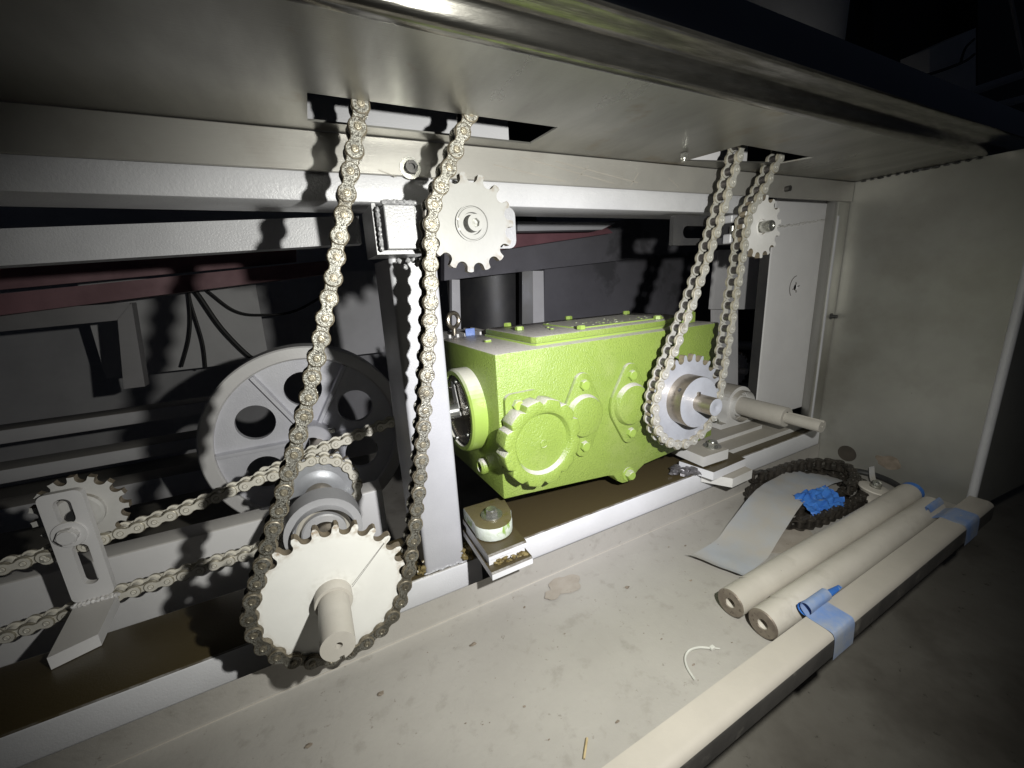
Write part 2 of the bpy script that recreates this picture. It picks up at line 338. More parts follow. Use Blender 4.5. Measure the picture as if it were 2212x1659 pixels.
def hex_bolt(parent, O, A, r, h, mname, name='bolt', washer=0.0, rot=0.0):
    A = Vector(A).normalized(); U = A.orthogonal().normalized(); V = A.cross(U)
    m = MB(); m.plate(hexagon(r, rot), [], (Vector(O), U, V, A), 0, h * 0.82)
    m.lathe([(r * 0.87, h * 0.8), (r * 0.80, h), (0, h)], O, A, 12)
    if washer: m.lathe([(0, -0.002), (washer, -0.002), (washer, 0.0008), (r * 0.8, 0.0008)], O, A, 20)
    return m.build(name, mname, parent)

# ------------------------------------------------------------------ the setting far behind and below
m = MB(); m.box((0.5, 2.0, -1.06), (9, 8, 0.04)); structure(m.build('ground', 'concrete'))
m = MB(); m.box((0.5, 5.2, 3.0), (24, 0.1, 8.2)); structure(m.build('wall', 'void'))
m = MB(); m.box((-0.2, 3.4, -0.25), (7.0, 0.06, 1.6)); structure(m.build('low_wall', 'grey_dim'))

ZC = 0.211; ZF = -0.604; XP = 1.387; TY = 0.03
def baseY(x): return 0.675 - TY * (XP - x)            # front plane of the base frame, slightly turned
BD = Vector((1, TY, 0)).normalized(); BN = Vector((-TY, 1, 0)).normalized()

# ------------------------------------------------------------------ overhead stainless tray
t = thing('overhead_tray', 'stainless steel tray overhead with two cut slots that the chains run up through', 'tray', (0.4, 0.55, ZC))
m = MB()
outer = [(-0.9, 0.364), (1.60, 0.435), (1.60, 0.678), (-0.9, 0.678)]
slots = [[(0.0365, 0.5585), (0.366, 0.566), (0.3625, 0.644), (0.0375, 0.643)],
         [(0.735, 0.541), (0.974, 0.556), (0.951, 0.606), (0.716, 0.648)]]
m.plate(outer, slots, (Vector((0, 0, ZC)), X, Y, Z), 0.0, 0.0025)
m.build('sheet', 'steel', t)
prof = [(0.012, -0.0002), (0.003, -0.001), (-0.002, 0.001), (-0.0055, 0.006), (-0.0085, 0.012), (-0.0105, 0.0165), (-0.0140, 0.0195), (-0.019, 0.0210), (-0.028, 0.0216), (-0.037, 0.0220), (-0.0415, 0.0230), (-0.0437, 0.0255), (-0.0445, 0.029),
        (-0.0448, 0.066), (-0.042, 0.069), (-0.020, 0.069), (-0.020, 0.066), (-0.041, 0.064), (-0.0415, 0.029), (-0.036, 0.026), (-0.016, 0.025), (-0.008, 0.018), (0.0, 0.004), (0.012, 0.003)]
m = MB(); m.extrude(prof, (-0.9, 0.360, ZC), (3.2, 0.483, ZC), Y, Z); me = m.mesh('front_lip', ['steel_lip', 'steel_face'], 50)
for p in me.polygons:
    if p.center.z > ZC + 0.0265: p.material_index = 1
link('front_lip', me, t)
hex_bolt(t, (0.667, 0.608, ZC - 0.001), (0, 0, -1), 0.0075, 0.010, 'zinc', 'nut')
m = MB(); m.cyl((0.667, 0.608, ZC - 0.011), (0.667, 0.608, ZC - 0.015), 0.0045); m.build('stud', 'zinc', t)

# vertical steel strip hanging from the rear edge of the tray
t = thing('angle_strip', 'scratched steel strip hanging along the rear edge of the overhead tray', 'steel strip', (0.4, 0.677, 0.16))
m = MB(); m.box((0.25, 0.6775, 0.185), (2.27, 0.005, 0.05), bevel=0.001); m.build('strip', 'angle', t)
m = MB(); m.lathe([(0.0, 0), (0.0155, 0), (0.0155, 0.002), (0.008, 0.002)], (0.1715, 0.675, 0.171), -Y, 28); m.build('washer', 'zinc', t)
sc = MB(); sc.lathe([(0, 0.002), (0.0095, 0.002), (0.0095, 0.011), (0.0088, 0.012), (0.005, 0.012), (0.005, 0.006), (0, 0.006)], (0.1715, 0.675, 0.171), -Y, 20); sc.build('socket_screw', 'black_bolt', t)
m = MB(); m.cyl((1.086, 0.676, 0.180), (1.086, 0.664, 0.180), 0.0065); m.build('stud', 'black_bolt', t)
m = MB()
for (xa, za, xb, zb) in ((0.31, 0.185, 0.45, 0.166), (0.36, 0.200, 0.56, 0.168), (0.43, 0.198, 0.62, 0.172), (0.50, 0.195, 0.47, 0.166), (0.205, 0.158, 0.235, 0.170), (0.125, 0.166, 0.150, 0.158), (0.62, 0.19, 0.60, 0.165), (0.70, 0.185, 0.73, 0.168)):
    d = Vector((zb - za, 0, -(xb - xa))).normalized() * 0.0007
    m.slab([(xa - d.x, 0.6748, za - d.z), (xb - d.x, 0.6748, zb - d.z), (xb + d.x, 0.6748, zb + d.z), (xa + d.x, 0.6748, za + d.z)], (0, 0.0004, 0))
m.build('scratch', 'scuff', t)['kind'] = 'stuff'

# white box beam behind the strip, plate above the slot
def box_thing(name, label, cat, c, size, mname, bevel=0.003, M4=None):
    m = MB(); m.box((0, 0, 0), size, bevel=bevel, seg=2)
    o = m.build(name, mname, None)
    o.location = c
    if M4 is not None: o.rotation_euler = M4
    return tag(o, label, cat)
box_thing('box_beam', 'white painted box beam running behind the overhead steel strip', 'beam', (0.03, 0.735, 0.144), (1.86, 0.10, 0.042), 'white_mid', 0.004)
m = MB(); m.plate(rrect(-0.6, 0.212, 0.353, 0.40, 0.008), [], front((0, 0.70, 0)), -0.006, 0)
tag(m.build('backing_plate', 'white'), 'white plate seen through the wide overhead slot behind the oily chain', 'plate')
m = MB(); m.plate(rrect(0.70, 0.212, 0.97, 0.36, 0.004), [], front((0, 0.70, 0)), -0.006, 0)
tag(m.build('backing_plate', 'grey_dim'), 'grey plate seen through the narrow overhead slot behind the cream chain', 'plate')
# sloping white rail further back on the left
m = MB(); A0, A1 = Vector((-0.60, 0.88, 0.072)), Vector((0.115, 0.88, 0.109))
m.extrude([(0, -0.025), (0.045, -0.025), (0.045, 0.025), (0, 0.025)], A0, A1, Y, Z)
tag(m.build('sloping_rail', 'white_mid'), 'white square rail sloping gently up to the post below the box beam', 'rail')
m = MB(); m.slab([at(1118, 478, 1.25), at(1330, 481, 1.25), at(1300, 496, 1.25), at(1118, 499, 1.25)], (0, 0.05, 0))
tag(m.build('short_rail', 'white'), 'short white rail end showing just right of the pale idler sprocket', 'rail')

# ------------------------------------------------------------------ side panel and corner column at the right
t = thing('side_panel', 'tall dull stainless side panel closing the bay on the right', 'panel', (XP, 0.5, -0.2))
m = MB(); zt = ZC - 0.001
m.slab([(XP, 0.332, ZF - 0.01), (XP, 0.686, ZF - 0.01), (XP, 0.686, zt), (XP, 0.332, zt)], (0.003, 0, 0)); m.build('sheet', 'steel_side', t)
m = MB(); m.slab([(XP + 0.0034, 0.330, ZF - 0.01), (XP + 0.0034, 0.330, zt), (XP + 0.8, 0.290, zt), (XP + 0.8, 0.290, ZF - 0.01)], (0, 0.003, 0)); m.build('return_flange', 'steel_side', t)
m = MB(); m.cyl((XP + 0.004, 0.331, ZF - 0.01), (XP + 0.004, 0.331, zt), 0.009, n=14); m.build('edge', 'white_mid', t)  # the lit panel edge imitated by a widened rod in white enamel
def blotchy(cx, cy, r, seed, n=28, amp=0.25, sx=1.0, sy=1.0):
    return [(cx + sx * r * (1 + amp * noise.noise(Vector((math.cos(2 * PI * k / n) * 1.5 + seed * 7, math.sin(2 * PI * k / n) * 1.5, seed)))) * math.cos(2 * PI * k / n),
             cy + sy * r * (1 + amp * noise.noise(Vector((math.cos(2 * PI * k / n) * 1.5, math.sin(2 * PI * k / n) * 1.5 + seed * 5, seed + 3)))) * math.sin(2 * PI * k / n)) for k in range(n)]
m = MB(); m.box((1.3585, 0.684, -0.195), (0.053, 0.010, 0.81), bevel=0.003, seg=2); m.build('rear_flange', 'steel_side', t)
m = MB(); m.slab([(1.336, 0.690, -0.59), (1.500, 0.7985, -0.59), (1.500, 0.7985, 0.20), (1.336, 0.690, 0.20)], (0.004, 0.003, 0)); m.build('shade_strip_filler', 'steel_side', t)  # added plate, covers the shadow strip between flange and column
m = MB(); m.tube([(1.335, 0.679, -0.58 + k * 0.064) for k in range(12)], 0.0030, 6); m.build('seam_bead', 'white', t)
m = MB(); m.lathe([(0, 0), (0.009, 0), (0.009, 0.002), (0.005, 0.002), (0.005, 0.016), (0, 0.016)], (1.366, 0.679, -0.150), -Y, 16); m.build('bolt', 'dark', t)
FP = (Vector((XP, 0, 0)), Y, Z, -X)
m = MB(); m.plate(circle(0.597, -0.556, 0.024, 32), [], FP, 0.0003, 0.0008); m.build('bored_hole', 'spot', t)
m = MB(); m.plate(blotchy(0.498, -0.546, 0.024, 3, amp=0.4, sx=1.3, sy=0.7), [], FP, 0.0003, 0.0006); m.build('grease_patch', 'grit', t)
m = MB()
for k in range(13):
    y = 0.655 - 0.018 * k; m.blob((XP - 0.001, y, ZC - 0.003), random.uniform(0.003, 0.006), k, (0.6, 1.6, 0.6))
g = m.build('weld_bead', 'dark', t); g['kind'] = 'stuff'

KC = 0.80 / 0.69                                          # the column stands further back than the panel's rear edge
t = thing('corner_column', 'grey sheet steel column in the back corner beside the side panel', 'column', (1.55, 0.80, -0.48))
m = MB(); hole = circle(1.198 * KC, -0.0585 * KC, 0.0105, 16)
m.plate([(1.080 * KC, -0.482), (1.43 * KC, -0.482), (1.43 * KC, 0.20), (1.080 * KC, 0.20)], [hole], front((0, 0.80, 0)), -0.005, 0.0); m.build('face_plate', 'white_far_lifted', t)
m = MB(); m.slab([(1.080 * KC, 0.805, -0.482), (1.080 * KC, 0.835, -0.482), (1.080 * KC, 0.835, 0.20), (1.080 * KC, 0.805, 0.20)], (0.003, 0, 0)); m.build('side_flange', 'dark', t)
m = MB(); m.tube([(1.350 * KC, 0.799, -0.47 + k * 0.058) for k in range(12)], 0.0035, 6); m.build('seam_bead', 'white', t)
m = MB()
for k in range(28):
    x = 1.09 + 0.0095 * k; m.blob((x * KC, 0.799, (0.094 + 0.0010 * k) * KC + random.uniform(-.002, .002)), random.uniform(0.003, 0.0055), k, (1.5, 0.5, 0.6))
g = m.build('weld_bead', 'white_dusty', t); g['kind'] = 'stuff'
m = MB(); m.tube([((1.198 + 0.028 * math.cos(a)) * KC, 0.7995, (-0.058 + 0.030 * math.sin(a)) * KC) for a in [math.radians(95 + 13 * k) for k in range(11)]], 0.0011, 4); m.build('scribed_arc', 'ink', t)
for a in (15, 100, 200, 280):
    c, s_ = math.cos(math.radians(a)), math.sin(math.radians(a))
    m = MB(); m.tube([((1.198 + 0.008 * c) * KC, 0.7995, (-0.0585 + 0.008 * s_) * KC), ((1.198 + 0.015 * c) * KC, 0.7995, (-0.0585 + 0.014 * s_) * KC)], 0.0016, 4); m.build('punch_mark', 'ink', t)
m = MB(); m.plate(circle(1.198 * KC, -0.0585 * KC, 0.0125, 16), [], front((0, 0.80, 0)), -0.03, -0.028); m.build('hole_back', 'rubber', t)

# ------------------------------------------------------------------ floor pan, front rail
t = thing('floor_pan', 'dusty sheet metal floor pan with a bent up rear flange under the machine', 'pan', (0.5, 0.5, ZF))
xa, xb = -0.75, XP - 0.001
def fl(x, d=0.0): return baseY(x) - 0.003 - d
m = MB()
n = 44
rows = []
for i in range(n + 1):
    x = xa + (xb - xa) * i / n
    y1 = fl(x); y0 = 0.285 + 0.027 * x
    rows.append([(x, y0 + (y1 - 0.005 - y0) * j / 12, ZF + 0.0006 * noise.noise(Vector((x * 5, j * .5, 0)))) for j in range(13)] + [(x, y1 - 0.0015, ZF + 0.0018), (x, y1, ZF + 0.006), (x, y1, ZF + 0.055)])
vv = [[m.bm.verts.new(p) for p in r] for r in rows]
for a, b in zip(vv, vv[1:]):
    for k in range(len(a) - 1): m.face([a[k], b[k], b[k + 1], a[k + 1]])
m.build('sheet', 'pan', t, angle=60)
m = MB(); m.tube([(xa + (xb - xa) * i / 60, fl(xa + (xb - xa) * i / 60) - 0.002, ZF + 0.0022) for i in range(61)], 0.0011, 5); m.build('bend_edge', 'rail', t)
for (x, y, r, sd, nm) in ((0.383, 0.603, 0.030, 2, 'stain'), (0.345, 0.590, 0.014, 5, 'stain'), (0.90, 0.47, 0.055, 1, 'stain')):
    m = MB(); m.plate(blotchy(x, y, r, sd, 40, 0.35, 1.2, 0.8), [], (Vector((0, 0, ZF + 0.0004 * sd)), X, Y, Z), 0.0008, 0.0018); m.build('oil_stain', nm, t)

RD = Vector((1, 0.036, 0)).normalized(); RN = Vector((-0.036, 1, 0)).normalized()
t = thing('front_rail', 'cream box rail along the front edge of the floor pan with blue tape bits', 'rail', (0.5, 0.28, ZF))
m = MB(); pr = [(0.0, 0.046), (0.0, 0.040), (-0.030, 0.040), (-0.036, 0.034), (-0.0365, 0.004), (-0.0425, 0.004), (-0.0425, 0.032), (-0.0415, 0.037), (-0.039, 0.0415), (-0.035, 0.0445), (-0.030, 0.046)]
m.extrude(pr, Vector((-0.3, 0.268, ZF)), Vector((-0.3, 0.268, ZF)) + RD * 1.66, RN, Z); me = m.mesh('top_flange', ['rail', 'rail_front'], 40)
for p in me.polygons:
    if abs(p.normal.y) > 0.9: p.material_index = 1
link('top_flange', me, t)
m = MB(); m.extrude([(-0.004, 0.0), (0, 0.0), (0, 0.035), (-0.004, 0.035)], Vector((-0.3, 0.267, ZF)), Vector((-0.3, 0.267, ZF)) + RD * 1.66, RN, Z); m.build('web', 'rail', t)
def rp(x, off, h): return Vector((x, 0.268 + 0.036 * (x + 0.3) + off, ZF + 0.046 + h))

# ------------------------------------------------------------------ base beams
def beam(name, label, x0, x1, z0, z1, depth, mname, yo=0.0, bev=0.006):
    m = MB(); pr = rrect(0, z0, depth, z1, bev, 3)
    m.extrude(pr, Vector((x0, baseY(x0) + yo, 0)), Vector((x1, baseY(x1) + yo, 0)), BN, Z)
    return tag(m.build(name, mname, angle=40), label, 'beam')
ZB0, ZB1 = -0.5545, -0.4965
beam('base_beam', 'white base beam with oily top under the big front sprocket and post', -0.97, 0.2385, -0.5965, -0.5365, 0.155, 'white_oily', 0.0475)
beam('base_beam', 'white base beam with oily brown top under the green gearbox', 0.268, 1.382, ZB0, ZB1, 0.165, 'white_oily')
m = MB(); m.extrude(rrect(0, -0.66, 0.06, -0.491, 0.005, 3), (-0.9, 1.0, 0), (0.10, 1.0, 0), Y, Z)
tag(m.build('rear_beam', 'white_far_lifted'), 'pale rear beam behind the lower chain loop at left', 'beam')
for k, (z0, z1, y0, x1) in enumerate(((-0.605, -0.555, 2.0, -0.45), (-0.78, -0.69, 1.98, 0.2), (-0.52, -0.465, 2.25, -0.4))):
    m = MB(); m.extrude(rrect(0, z0, 0.12, z1, 0.004, 2), (-2.2, y0, 0), (x1, y0, 0), Y, Z)
    tag(m.build('far_rail', 'grey_dim'), ('middle pale rail running behind the grey pulley wheel at left', 'lowest pale rail running behind the grey pulley wheel at left', 'highest pale rail running behind the grey pulley wheel at left')[k], 'rail', 'pale rails behind the pulley')

# ------------------------------------------------------------------ post
ZBL = -0.5365
t = thing('post', 'white upright post between the oily chain and the green gearbox', 'post', (0.165, 0.695, ZBL))
m = MB(); yp = 0.689; m.plate(rrect(0.127, yp, 0.2048, yp + 0.155, 0.0065, 3), [], (Vector((0, 0, 0)), X, Y, Z), ZBL + 0.001, 0.043); m.build('tube', 'white', t, angle=40)
m = MB()
for k in range(16): m.blob((0.127 + 0.0052 * k, yp - 0.0006, ZBL + 0.002 + random.uniform(-.0015, .0015)), random.uniform(0.0025, 0.0042), k, (1.5, 0.6, 0.6))
g = m.build('weld_bead', 'white', t); g['kind'] = 'stuff'
m = MB()
for k in range(30): m.blob((random.uniform(0.203, 0.218), yp + random.uniform(-0.004, 0.03), ZBL + 0.003 + abs(random.gauss(0, 0.011))), random.uniform(0.002, 0.0065), k, (1, 1, 0.7), amp=0.9)
for k in range(9): m.blob((random.uniform(0.114, 0.127), yp + random.uniform(-0.002, 0.01), ZBL + 0.003 + abs(random.gauss(0, 0.012))), random.uniform(0.002, 0.006), k + 40, (1, 1, 0.7), amp=0.9)
d = m.build('grease_clump', 'dirt', t); d['kind'] = 'stuff'

# bracket of the left idler: angle iron, square bar, tab
t = thing('idler_bracket', 'white bracket of welded bar and rounded tab that carries the left idler sprocket', 'bracket', (0.13, 0.62, 0.07))
m = MB(); m.box((0.1305, 0.640, 0.0765), (0.041, 0.100, 0.056), bevel=0.0012); m.build('square_bar', 'white_near_dimmed', t)
m = MB(); m.extrude([(0.097, 0.043), (0.168, 0.043), (0.168, 0.048), (0.102, 0.048), (0.102, 0.108), (0.097, 0.108)], (0, 0.604, 0), (0, 0.70, 0), X, Z); m.build('angle_iron', 'white_near_dimmed', t)
m = MB(); m.plate(rrect(0.150, 0.048, 0.309, 0.108, 0.012), [], front((0, 0.604, 0)), -0.010, 0); m.build('tab', 'white_near_dimmed', t)
m = MB()
for k in range(10): m.blob((0.112 + 0.0042 * k, 0.592, 0.1075), 0.004, k, (1.2, 1, 0.8), 0.6)
for k in range(9): m.blob((0.1025, 0.596, 0.05 + 0.006 * k), 0.0035, k + 20, (0.8, 1, 1.2), 0.6)
for k in range(7): m.blob((0.14 + random.uniform(-.018, .018), 0.606, 0.036 - random.uniform(0, 0.012)), 0.0035, k + 50, amp=0.5)
g = m.build('weld_bead', 'white_near_dimmed', t); g['kind'] = 'stuff'

# ------------------------------------------------------------------ roller chains
def link_outline(r, waist, n=9):
    """figure-of-eight side plate, joint centres half a pitch either side"""
    o = []; h = PITCH / 2
    a0 = math.radians(118)
    for k in range(n + 1):
        a = -a0 + 2 * a0 * k / n; o.append((h + r * math.cos(a), r * math.sin(a)))
    o += [(0.0028, waist), (-0.0028, waist)]
    for k in range(n + 1):
        a = PI - a0 + 2 * a0 * k / n; o.append((-h + r * math.cos(a), r * math.sin(a)))
    o += [(-0.0028, -waist), (0.0028, -waist)]
    return o
FL = (Vector((0, 0, 0)), X, Z, -Y)
def chain_meshes(plate_m, pin_m, roll_m, edge_m):
    D = {}
    def bevplate(mb, r, w, d0, d1):
        o = link_outline(r, w); i = link_outline(r - 0.0012, w - 0.0010)
        # front face chamfered
        va = [mb.bm.verts.new((x, -d0, z)) for x, z in o]; vb = [mb.bm.verts.new((x, -(d1 - 0.0007 * (1 if d1 > d0 else -1)), z)) for x, z in o]; vc = [mb.bm.verts.new((x, -d1, z)) for x, z in i]
        n = len(o)
        for k in range(n):
            k2 = (k + 1) % n; mb.mi = 1; mb.face([va[k], va[k2], vb[k2], vb[k]]); mb.face([vb[k], vb[k2], vc[k2], vc[k]]); mb.mi = 0
        for ring in (va, vc):
            L = ring; q = len(L); h2 = q // 2
            # fan triangulation across the two lobes and the waist
            mb.face(L)
    for nm, r_, w_, a_, b_ in (('outer', 0.0108, 0.0065, 0.0115, 0.0146), ('inner', 0.0116, 0.0072, 0.0081, 0.0112)):
        m = MB(); bevplate(m, r_, w_, a_, b_); D[nm] = m.mesh(nm + '_plate', [plate_m, edge_m], 30)
        m = MB(); bevplate(m, r_, w_, -a_, -b_); D[nm + '_back'] = m.mesh(nm + '_plate', [plate_m, edge_m], 30)
    m = MB(); m.lathe([(0, -0.0163), (0.0034, -0.0163), (0.0040, -0.0158), (0.0040, 0.0156), (0.0036, 0.0163), (0.0024, 0.0165), (0.0018, 0.0159), (0, 0.0158)], (0, 0, 0), -Y, 12)
    m.mi = 1; m.lathe([(0.0040, 0.0149), (0.0049, 0.0149), (0.0049, 0.0147)], (0, 0, 0), -Y, 12); D['pin'] = m.mesh('pin', [pin_m, edge_m], 30)
    m = MB(); m.lathe([(0.0045, -0.0079), (0.0079, -0.0079), (0.0079, 0.0079), (0.0045, 0.0079)], (0, 0, 0), -Y, 14, True); D['roller'] = m.mesh('roller', roll_m, 30)
    return D
def walk(path, start=0.0):
    """joint positions one pitch apart along a dense polyline"""
    P = [Vector((p[0], 0, p[1])) if len(p) == 2 else Vector(p) for p in path]
    pts = [P[0].copy()]; i = 0; cur = P[0]
    while i < len(P) - 1:
        nxt = P[i + 1]
        if (nxt - cur).length < PITCH: i += 1; continue
        a = P[i] if (P[i] - cur).length < PITCH else cur
        lo, hi = 0.0, 1.0
        for _ in range(30):
            md = (lo + hi) / 2
            if ((a.lerp(nxt, md)) - cur).length < PITCH: lo = md
            else: hi = md
        cur = a.lerp(nxt, hi); pts.append(cur.copy()); P[i] = cur
    return pts
def smooth(pts, sub=8):
    o = []
    for i in range(len(pts) - 1):
        p0, p1, p2, p3 = (Vector(pts[max(i - 1, 0)]), Vector(pts[i]), Vector(pts[i + 1]), Vector(pts[min(i + 2, len(pts) - 1)]))
        for k in range(sub):
            t_ = k / sub
            o.append(tuple(0.5 * ((2 * p1) + (p2 - p0) * t_ + (2 * p0 - 5 * p1 + 4 * p2 - p3) * t_ ** 2 + (3 * p1 - p0 - 3 * p2 + p3) * t_ ** 3)))
    o.append(tuple(pts[-1])); return o
def make_chain(t, joints, D, first_outer=True, side=Y):
    """links between successive joints; side is the direction of the pins away from the viewer"""
    for i in range(len(joints) - 1):
        a, b = joints[i], joints[i + 1]
        c = (a + b) / 2; u = (b - a).normalized(); sd = (side - u * side.dot(u)).normalized(); w = u.cross(sd)
        rot = Matrix((u, sd, w)).transposed().to_euler()
        outer = (i % 2 == 0) == first_outer
        k = 'outer' if outer else 'inner'
        o = bpy.data.objects.new(k + '_plate', D[k]); COL.objects.link(o)
        o.parent = t; o.location = c - t.location; o.rotation_euler = rot
        q = bpy.data.objects.new(k + '_plate', D[k + '_back']); COL.objects.link(q); q.parent = o
        for sgn in (-1, 1):
            q = bpy.data.objects.new('pin' if outer else 'roller', D['pin' if outer else 'roller']); COL.objects.link(q)
            q.parent = o; q.location = (sgn * PITCH / 2, 0, 0)
def arc(cx, cz, r, a0, a1, n=60): return [(cx + r * math.cos(math.radians(a0 + (a1 - a0) * k / n)), cz + r * math.sin(math.radians(a0 + (a1 - a0) * k / n))) for k in range(n + 1)]
def phase_of(joints, c, Rp, tol=0.0012):
    for j in joints:
        if abs(math.hypot(j.x - c[0], j.z - c[1]) - Rp) < tol:
            last = j
            return math.atan2(j.z - c[1], j.x - c[0])
    return 0.0
def phase_near(joints, c):
    j = min(joints, key=lambda q: (q - Vector((c[0], q.y, c[1]))).length)
    return math.atan2(j.z - c[1], j.x - c[0])

# --- left, oily dusty chain round the big front sprocket
YL = 0.5765; CL = (-0.0289, -0.4234); RL = PITCH / (2 * math.sin(PI / 25))
LL = [(0.1215, 0.306), (0.1140, 0.2815), (0.1065, 0.2565), (0.0992, 0.232), (0.0924, 0.2069), (0.0861, 0.1841), (0.0793, 0.1586), (0.0716, 0.136), (0.0642, 0.1109), (0.057, 0.0869), (0.0489, 0.0624), (0.0417, 0.0379), (0.0348, 0.0139), (0.0265, -0.01), (0.0181, -0.0339), (0.0105, -0.0576), (0.0018, -0.0815), (-0.0074, -0.1054), (-0.015, -0.1294), (-0.0243, -0.1535), (-0.0342, -0.1774), (-0.043, -0.2004), (-0.0530, -0.2244), (-0.0622, -0.248), (-0.0717, -0.272), (-0.0822, -0.2953), (-0.0924, -0.3192), (-0.103, -0.3426), (-0.1132, -0.3663)]
LR = [(0.0779, -0.4286), (0.084, -0.4035), (0.0899, -0.3787), (0.0959, -0.3542), (0.1006, -0.3291), (0.1062, -0.3045), (0.1108, -0.2798), (0.1155, -0.2547), (0.1195, -0.2297), (0.124, -0.2059), (0.1283, -0.1809), (0.1326, -0.1556), (0.1368, -0.1305), (0.1409, -0.1059), (0.1452, -0.081), (0.1487, -0.056), (0.1521, -0.031), (0.1552, -0.006), (0.1577, 0.0186), (0.1603, 0.0439), (0.1635, 0.069), (0.1680, 0.0941), (0.1778, 0.1164), (0.19, 0.1383), (0.2023, 0.1601), (0.2135, 0.1827), (0.2256, 0.2048), (0.238, 0.227), (0.250, 0.249), (0.262, 0.271), (0.274, 0.293)]
DL = chain_meshes('ch_old', 'ch_pin', 'ch_roll', 'ch_edge_old')
pathL = smooth(LL) + arc(*CL, RL, 168, 357) + smooth(LR)
jl = [Vector((p.x, YL, p.z)) for p in walk(pathL)]
t = thing('roller_chain', 'dusty oil stained roller chain round the big front sprocket, nearest the viewer at left', 'chain', (CL[0], YL, CL[1]))
make_chain(t, jl, DL, False)
PHL = phase_of(jl[30:], CL, RL)

# --- right, cream chain round the gearbox sprocket
YR = 0.620; CR = (0.712, -0.2781); NR = 24; RR_ = PITCH / (2 * math.sin(PI / NR))
RLp = [(0.8395, 0.289), (0.833, 0.264), (0.826, 0.239), (0.8187, 0.2142), (0.8112, 0.1894), (0.8017, 0.1646), (0.7933, 0.1408), (0.7853, 0.1162), (0.7769, 0.0919), (0.767, 0.0681), (0.7577, 0.0447), (0.7485, 0.0202), (0.7385, -0.0039), (0.7286, -0.027), (0.7190, -0.0503), (0.7084, -0.0744), (0.6964, -0.097), (0.6852, -0.1211), (0.6739, -0.1439), (0.6625, -0.1662), (0.6497, -0.189), (0.6369, -0.2117), (0.6255, -0.234)]
RRp = [(0.8171, -0.2785), (0.8197, -0.2545), (0.8224, -0.2284), (0.8261, -0.2036), (0.8296, -0.1781), (0.8332, -0.1532), (0.8367, -0.1291), (0.8393, -0.1037), (0.842, -0.0778), (0.8453, -0.0526), (0.8490, -0.0273), (0.8526, -0.0022), (0.8554, 0.0233), (0.8584, 0.0482), (0.8607, 0.0737), (0.8656, 0.0996), (0.8758, 0.1232), (0.8933, 0.143), (0.9089, 0.163), (0.9241, 0.1858), (0.9368, 0.2058), (0.9512, 0.225), (0.966, 0.246), (0.98, 0.267), (0.995, 0.288)]
k = YR / 0.604 * 0.985
pathR = smooth(RLp) + arc(CR[0] + 0.003, CR[1], RR_, 168, 352) + smooth(RRp)
jr = [Vector((p.x, YR, p.z)) for p in walk(pathR)]
DR = chain_meshes('ch_cream', 'ch_cream', 'ch_roll', 'ch_edge')
t = thing('roller_chain', 'cream dusted roller chain with dark rollers round the gearbox sprocket at right', 'chain', (CR[0], YR, CR[1]))
make_chain(t, jr, DR, True)
CRs = (CR[0] + 0.003, CR[1]); PHR = phase_of(jr[24:], CRs, RR_)

# --- clean chain behind, between small left idler and the inner sprocket
YA = 0.925; CA = (-0.0363, -0.4245); NA = 19; RA = PITCH / (2 * math.sin(PI / NA))
CI = (-0.407, -0.352)
DA = chain_meshes('ch_clean', 'ch_clean', 'ch_clean', 'ch_edge')
kA = 0.909 / 0.9
up = [(-0.378, -0.406), (-0.352, -0.402), (-0.327, -0.399), (-0.302, -0.395), (-0.276, -0.39), (-0.252, -0.386), (-0.227, -0.381), (-0.202, -0.375), (-0.177, -0.369), (-0.152, -0.364), (-0.128, -0.358)]
lo = [(-0.02, -0.505), (-0.07, -0.508), (-0.12, -0.512), (-0.17, -0.515), (-0.22, -0.517), (-0.244, -0.517), (-0.321, -0.522), (-0.372, -0.524), (-0.43, -0.525)]
up = [(x * kA, z * kA) for x, z in [(-0.46, -0.418), (-0.42, -0.413)] + up]; lo = [(x * kA, z * kA) for x, z in lo]
pathA = smooth(up) + arc(*CA, RA, 128, -88) + smooth(lo)
ja = [Vector((p.x, YA, p.z)) for p in walk(pathA)]
t = thing('roller_chain', 'clean pale roller chain running from the left slotted bracket over the inner sprocket', 'chain', (CA[0], YA, CA[1]))
make_chain(t, ja, DA, True)
PHA = phase_of(ja[14:], CA, RA)
YB = 0.972; kB = (YB - 0.016) / 0.95
pb = smooth([(x * kB, z * kB) for x, z in ((-0.135, -0.372), (-0.11, -0.366), (-0.086, -0.360), (-0.062, -0.353), (-0.038, -0.345), (-0.018, -0.341), (0.008, -0.336), (0.033, -0.332), (0.058, -0.327), (0.083, -0.322), (0.108, -0.317), (0.15, -0.309), (0.2, -0.300), (0.26, -0.288))])
jb = [Vector((p.x, YB, p.z)) for p in walk(pb)]
t = thing('roller_chain', 'short pale chain run rising to the right just behind the inner sprocket', 'chain', (0.03, YB, -0.34))
make_chain(t, jb, DA, True)

# ------------------------------------------------------------------ sprockets
def toothed(t, c, y, th, n, phase, bore, mname='plate_white', tip=None):
    m = MB(); m.plate(sprocket_outline(n, phase, tip=tip), [circle(0, 0, bore, 32)] if bore else [], (Vector((c[0], y, c[1])), X, Z, -Y), 0, th)
    me = m.mesh('toothed_disc', [mname, 'tooth'])
    for p in me.polygons:
        if abs(p.normal.y) < 0.5 and (Vector((p.center.x - c[0], 0, p.center.z - c[1]))).length > bore * 1.3: p.material_index = 1
    return link('toothed_disc', me, t)
